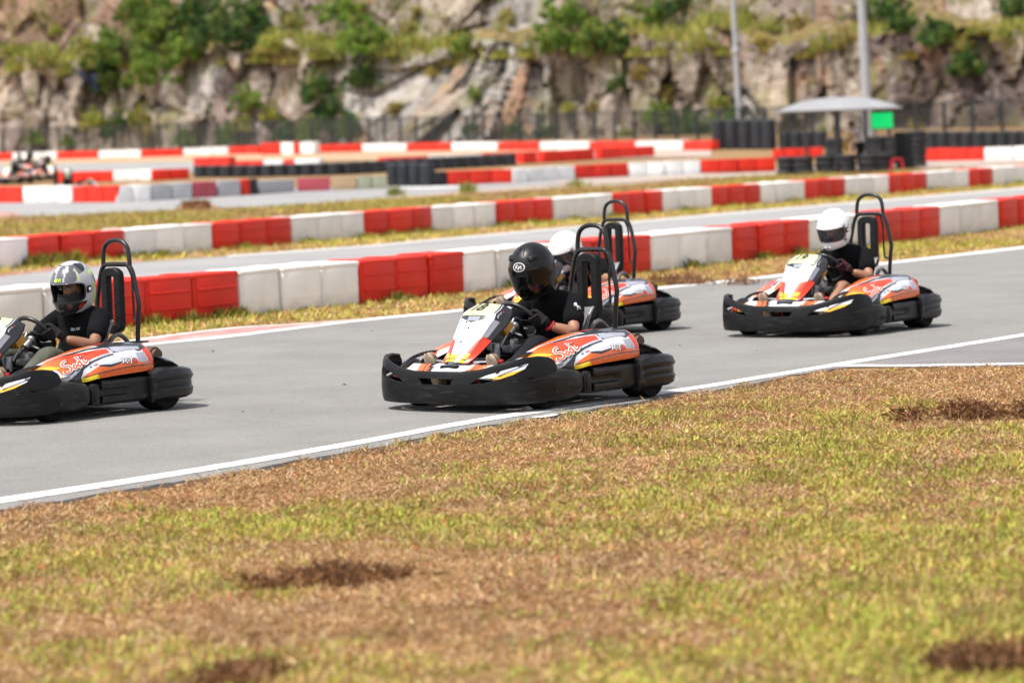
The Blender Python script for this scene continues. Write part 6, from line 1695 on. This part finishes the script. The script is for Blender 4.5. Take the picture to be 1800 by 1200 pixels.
def strip_keep(yt, yb):
    def fn(x, y):
        px, py = to_px(x, y); return (py > yt(px)) & (py < yb(px)) & (px > -120) & (px < 1920)
    return fn
fl = lambda px: np.interp(px, [p[0] for p in FARL], [p[1] for p in FARL]); kt = lambda px: np.where(px < 700, np.interp(px, [p[0] for p in kb_t], [p[1] for p in kb_t]), fl(px) - 2)
gr = lambda x, y: np.clip(.24 + (fbm(x * .5, y * .5, 3, 21) - .5) * 1.8, .05, .9)
lawn('verge_grass', 420000, (-6.5, 10), (26, 62), strip_keep(lambda p: r1b(p) - 3, lambda p: np.minimum(kt(p), fl(p)) - 1.5), 1.9, 'strip of dry grass between the near track and the first barrier row', gr)
t2 = lambda px: np.interp(px, [p[0] for p in T2U], [p[1] for p in T2U])
lawn('verge_grass', 330000, (-11, 17), (44, 112), strip_keep(lambda p: r2b(p) - 2, lambda p: t2(p) - 1), 2.8, 'strip of grass at the foot of the second barrier row', lambda x, y: np.clip(gr(x, y) + .15, 0, .9))
t3 = lambda px: np.interp(px, [p[0] for p in T3L], [p[1] for p in T3L])
lawn('infield_grass', 260000, (-15, 20), (70, 125), strip_keep(lambda p: t3(p) + .5, lambda p: r2b(p) - 14), 3.4, 'dry grass field behind the second barrier row', gr)
# crumbs of rubber and grit on the asphalt
n = 130; cx_ = RNG.uniform(-4, 7, n); cy_ = RNG.uniform(19, 42, n); qx, qy = to_px(cx_, cy_)
k = (qy > np.interp(qx, [p[0] for p in FARL], [p[1] for p in FARL]) + 4) & (qy < np.interp(qx, nxs, nys) - 8) & ((qy < np.interp(qx, [p[0] for p in FARL], [p[1] for p in FARL]) + 40) | (RNG.uniform(0, 1, n) < .25)); cx_, cy_ = cx_[k], cy_[k]
mb = MB()
for x, y in zip(cx_, cy_):
    s_ = RNG.uniform(.003, .011); mb.box((x, y, .006 + s_ * .3), (s_ * 2.2, s_ * 1.5, s_ * .8), s_ * .25, rot=Matrix.Rotation(RNG.uniform(0, 3), 3, 'Z'), seg=1)
tag(mb.obj('rubber_crumbs', [M['rubber']]), 'scattered crumbs of tyre rubber on the asphalt', 'rubber crumbs', None, 'stuff')
# green tufts growing against the foot of the barriers
def shaggy(name, n, tones, rad, h, w, lean):
    k = 7; cx = np.concatenate([[0], RNG.normal(0, .55, k - 1) * rad]); cy = np.concatenate([[0], RNG.normal(0, .4, k - 1) * rad]); hh = np.concatenate([[1], RNG.uniform(.35, .9, k - 1)])
    me = []
    q = RNG.integers(0, k, n); a = RNG.uniform(0, 2 * PI, n); r_ = np.abs(RNG.normal(0, .30, n)) * rad
    x, y = cx[q] + r_ * np.cos(a), cy[q] + r_ * np.sin(a); top = h * hh[q] * np.exp(-1.2 * (r_ / rad) ** 2)
    z0 = top * RNG.uniform(0, .75, n); L_ = RNG.uniform(.03, .11, n) * (rad / .33) ** .5; a2 = RNG.uniform(0, 2 * PI, n); el = RNG.normal(.35, .55, n)
    d = np.stack([np.cos(a2) * np.cos(el), np.sin(a2) * np.cos(el), np.sin(el)], 1) * L_[:, None]; p = np.stack([-np.sin(a2), np.cos(a2), 0 * a2], 1) * w
    b = np.stack([x, y, z0], 1); m_ = b + d * .5 + np.array([0, 0, .012])
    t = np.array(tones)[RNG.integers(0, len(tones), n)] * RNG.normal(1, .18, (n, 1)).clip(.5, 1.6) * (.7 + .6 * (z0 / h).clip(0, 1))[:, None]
    return fast_mesh(name, np.stack([b - p, b + p, m_ + p, b + d, m_ - p], 1), 5, M['blade'], np.clip(t, .003, 1))
def tuft(px, py, r, h, tones, label, group, n=160, w=.004, lean=.7, name='grass_tuft', cat='grass'):
    g = G(px, py); o = bpy.data.objects.new(name, spray(name, n, tones, r, h, w, lean)); COL.objects.link(o); o.location = g; tag(o, label, cat, group); return o
GT = [alb(150, 156, 62, 1.2), alb(176, 170, 74, 1.2), alb(120, 134, 54, 1.2), alb(190, 174, 90, 1.2)]
for i, (x, rel) in enumerate(((1350 / 4, 0), (272, 0), (395, 0), (420, 0), (700, 0), (905, 0), (1220, 0), (1345, 1), (1410, 1), (1500, 2))):
    tuft(x, r1b(x) + 1.5, .25, .15, GT, f"green tuft at the foot of the nearest barrier row, {ordinal(i + 1)} from the left", 'grass tufts at the nearest barriers', 110, .005)
for i, x in enumerate((62, 80, 100, 130, 180, 228, 255, 285, 432, 546, 640, 690, 735, 755, 885, 940, 1010, 1080, 1210, 1290, 1400, 1500, 1650, 1790)):
    tuft(x, r2b(x) + 1, .34, (.15 if x > 140 else .26), GT, f"green grass tuft at the foot of the second barrier row, {ordinal(i + 1)} from the left", 'grass tufts at the second barriers', 130, .008)
for i, (x, y, r, h, lb) in enumerate(((695, 345, .4, .35, 'left'), (820, 340, .4, .4, 'middle'), (1016, 330, .5, .3, 'right'))):
    tuft(x, y, r, h, G_LIGHT, f"pale green weed clump on the edge of the infield track, {lb} one of three", 'weed clumps by the infield track', 110, .012)
DEAD = [alb(150, 112, 84, .9), alb(170, 128, 94, .9), alb(130, 96, 72, .9), alb(186, 146, 106, .9)]
for px, py, r, h, n, lb in ((590, 1030, .27, .075, 1300, 'larger dead brown grass clump amid the green foreground turf'), (505, 1036, .16, .06, 450, 'low dead grass clump adjoining the larger brown foreground clump'), (1690, 738, .34, .11, 1300, 'dead wiry clump standing on brown turf below the side road'), (430, 1208, .20, .07, 900, 'dead clump cut by the bottom edge'),
                          (1765, 1168, .24, .075, 1200, 'dark dead clump with a small one beside it, nearest corner'), (1672, 1182, .13, .05, 400, 'small dead clump beside the bottom right clump'), (1215, 500, .6, .14, 900, 'dead brown clump on the verge below the barriers')):
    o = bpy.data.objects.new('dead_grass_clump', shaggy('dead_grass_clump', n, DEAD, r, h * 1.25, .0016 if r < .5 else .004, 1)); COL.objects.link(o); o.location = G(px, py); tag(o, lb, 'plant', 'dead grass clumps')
pb_ = tuft(346, 370, .55, .32, DEAD, 'dark heap of cut grass at the edge of the infield track', None, 500, .03, 1.2, 'grass_heap', 'heap')

# ------------------------------------------------------------------ light, sky, camera
w = bpy.data.worlds.new('World'); SC.world = w; w.use_nodes = True; N, L = nodes(w)
sky = N.new('ShaderNodeTexSky'); sky.sky_type = 'NISHITA'; sky.sun_disc = False
src_dir = Vector((-.42, -.30, 1.0)).normalized()
sky.sun_elevation = math.asin(src_dir.z); sky.sun_rotation = math.atan2(src_dir.x, src_dir.y); sky.dust_density = 2.0; sky.air_density = 1.0
hz = N.new('ShaderNodeHueSaturation'); hz.inputs['Saturation'].default_value = .35; L.new(sky.outputs[0], hz.inputs['Color']); L.new(hz.outputs[0], N['Background'].inputs[0]); N['Background'].inputs[1].default_value = .125
sl = bpy.data.lights.new('sun', 'SUN'); sl.energy = 3.0; sl.angle = R(2.5); sl.color = (1, .955, .89)
so_ = bpy.data.objects.new('sun', sl); COL.objects.link(so_); so_.rotation_euler = (-src_dir).to_track_quat('-Z', 'Y').to_euler(); so_.location = (0, 0, 40)
cam = bpy.data.cameras.new('camera'); cam.sensor_width = 36; cam.lens = 36 * F_PX / 1800; cam.clip_start = .5; cam.clip_end = 2000
cam.dof.use_dof = True; cam.dof.focus_distance = 23.3; cam.dof.aperture_fstop = 2.6
co_ = bpy.data.objects.new('camera', cam); COL.objects.link(co_)
Mx = Matrix(((CR[0], CU[0], -CW[0], 0), (CR[1], CU[1], -CW[1], 0), (CR[2], CU[2], -CW[2], CAM_H), (0, 0, 0, 1))); co_.matrix_world = Mx
SC.camera = co_
vs = SC.view_settings; vs.view_transform = 'Standard'; vs.look = 'None'; vs.exposure = .84; vs.gamma = 1; vs.use_curve_mapping = False
SC.cycles.use_denoising = True; SC.cycles.max_bounces = 6; SC.cycles.diffuse_bounces = 3; SC.cycles.glossy_bounces = 3; SC.cycles.transparent_max_bounces = 8
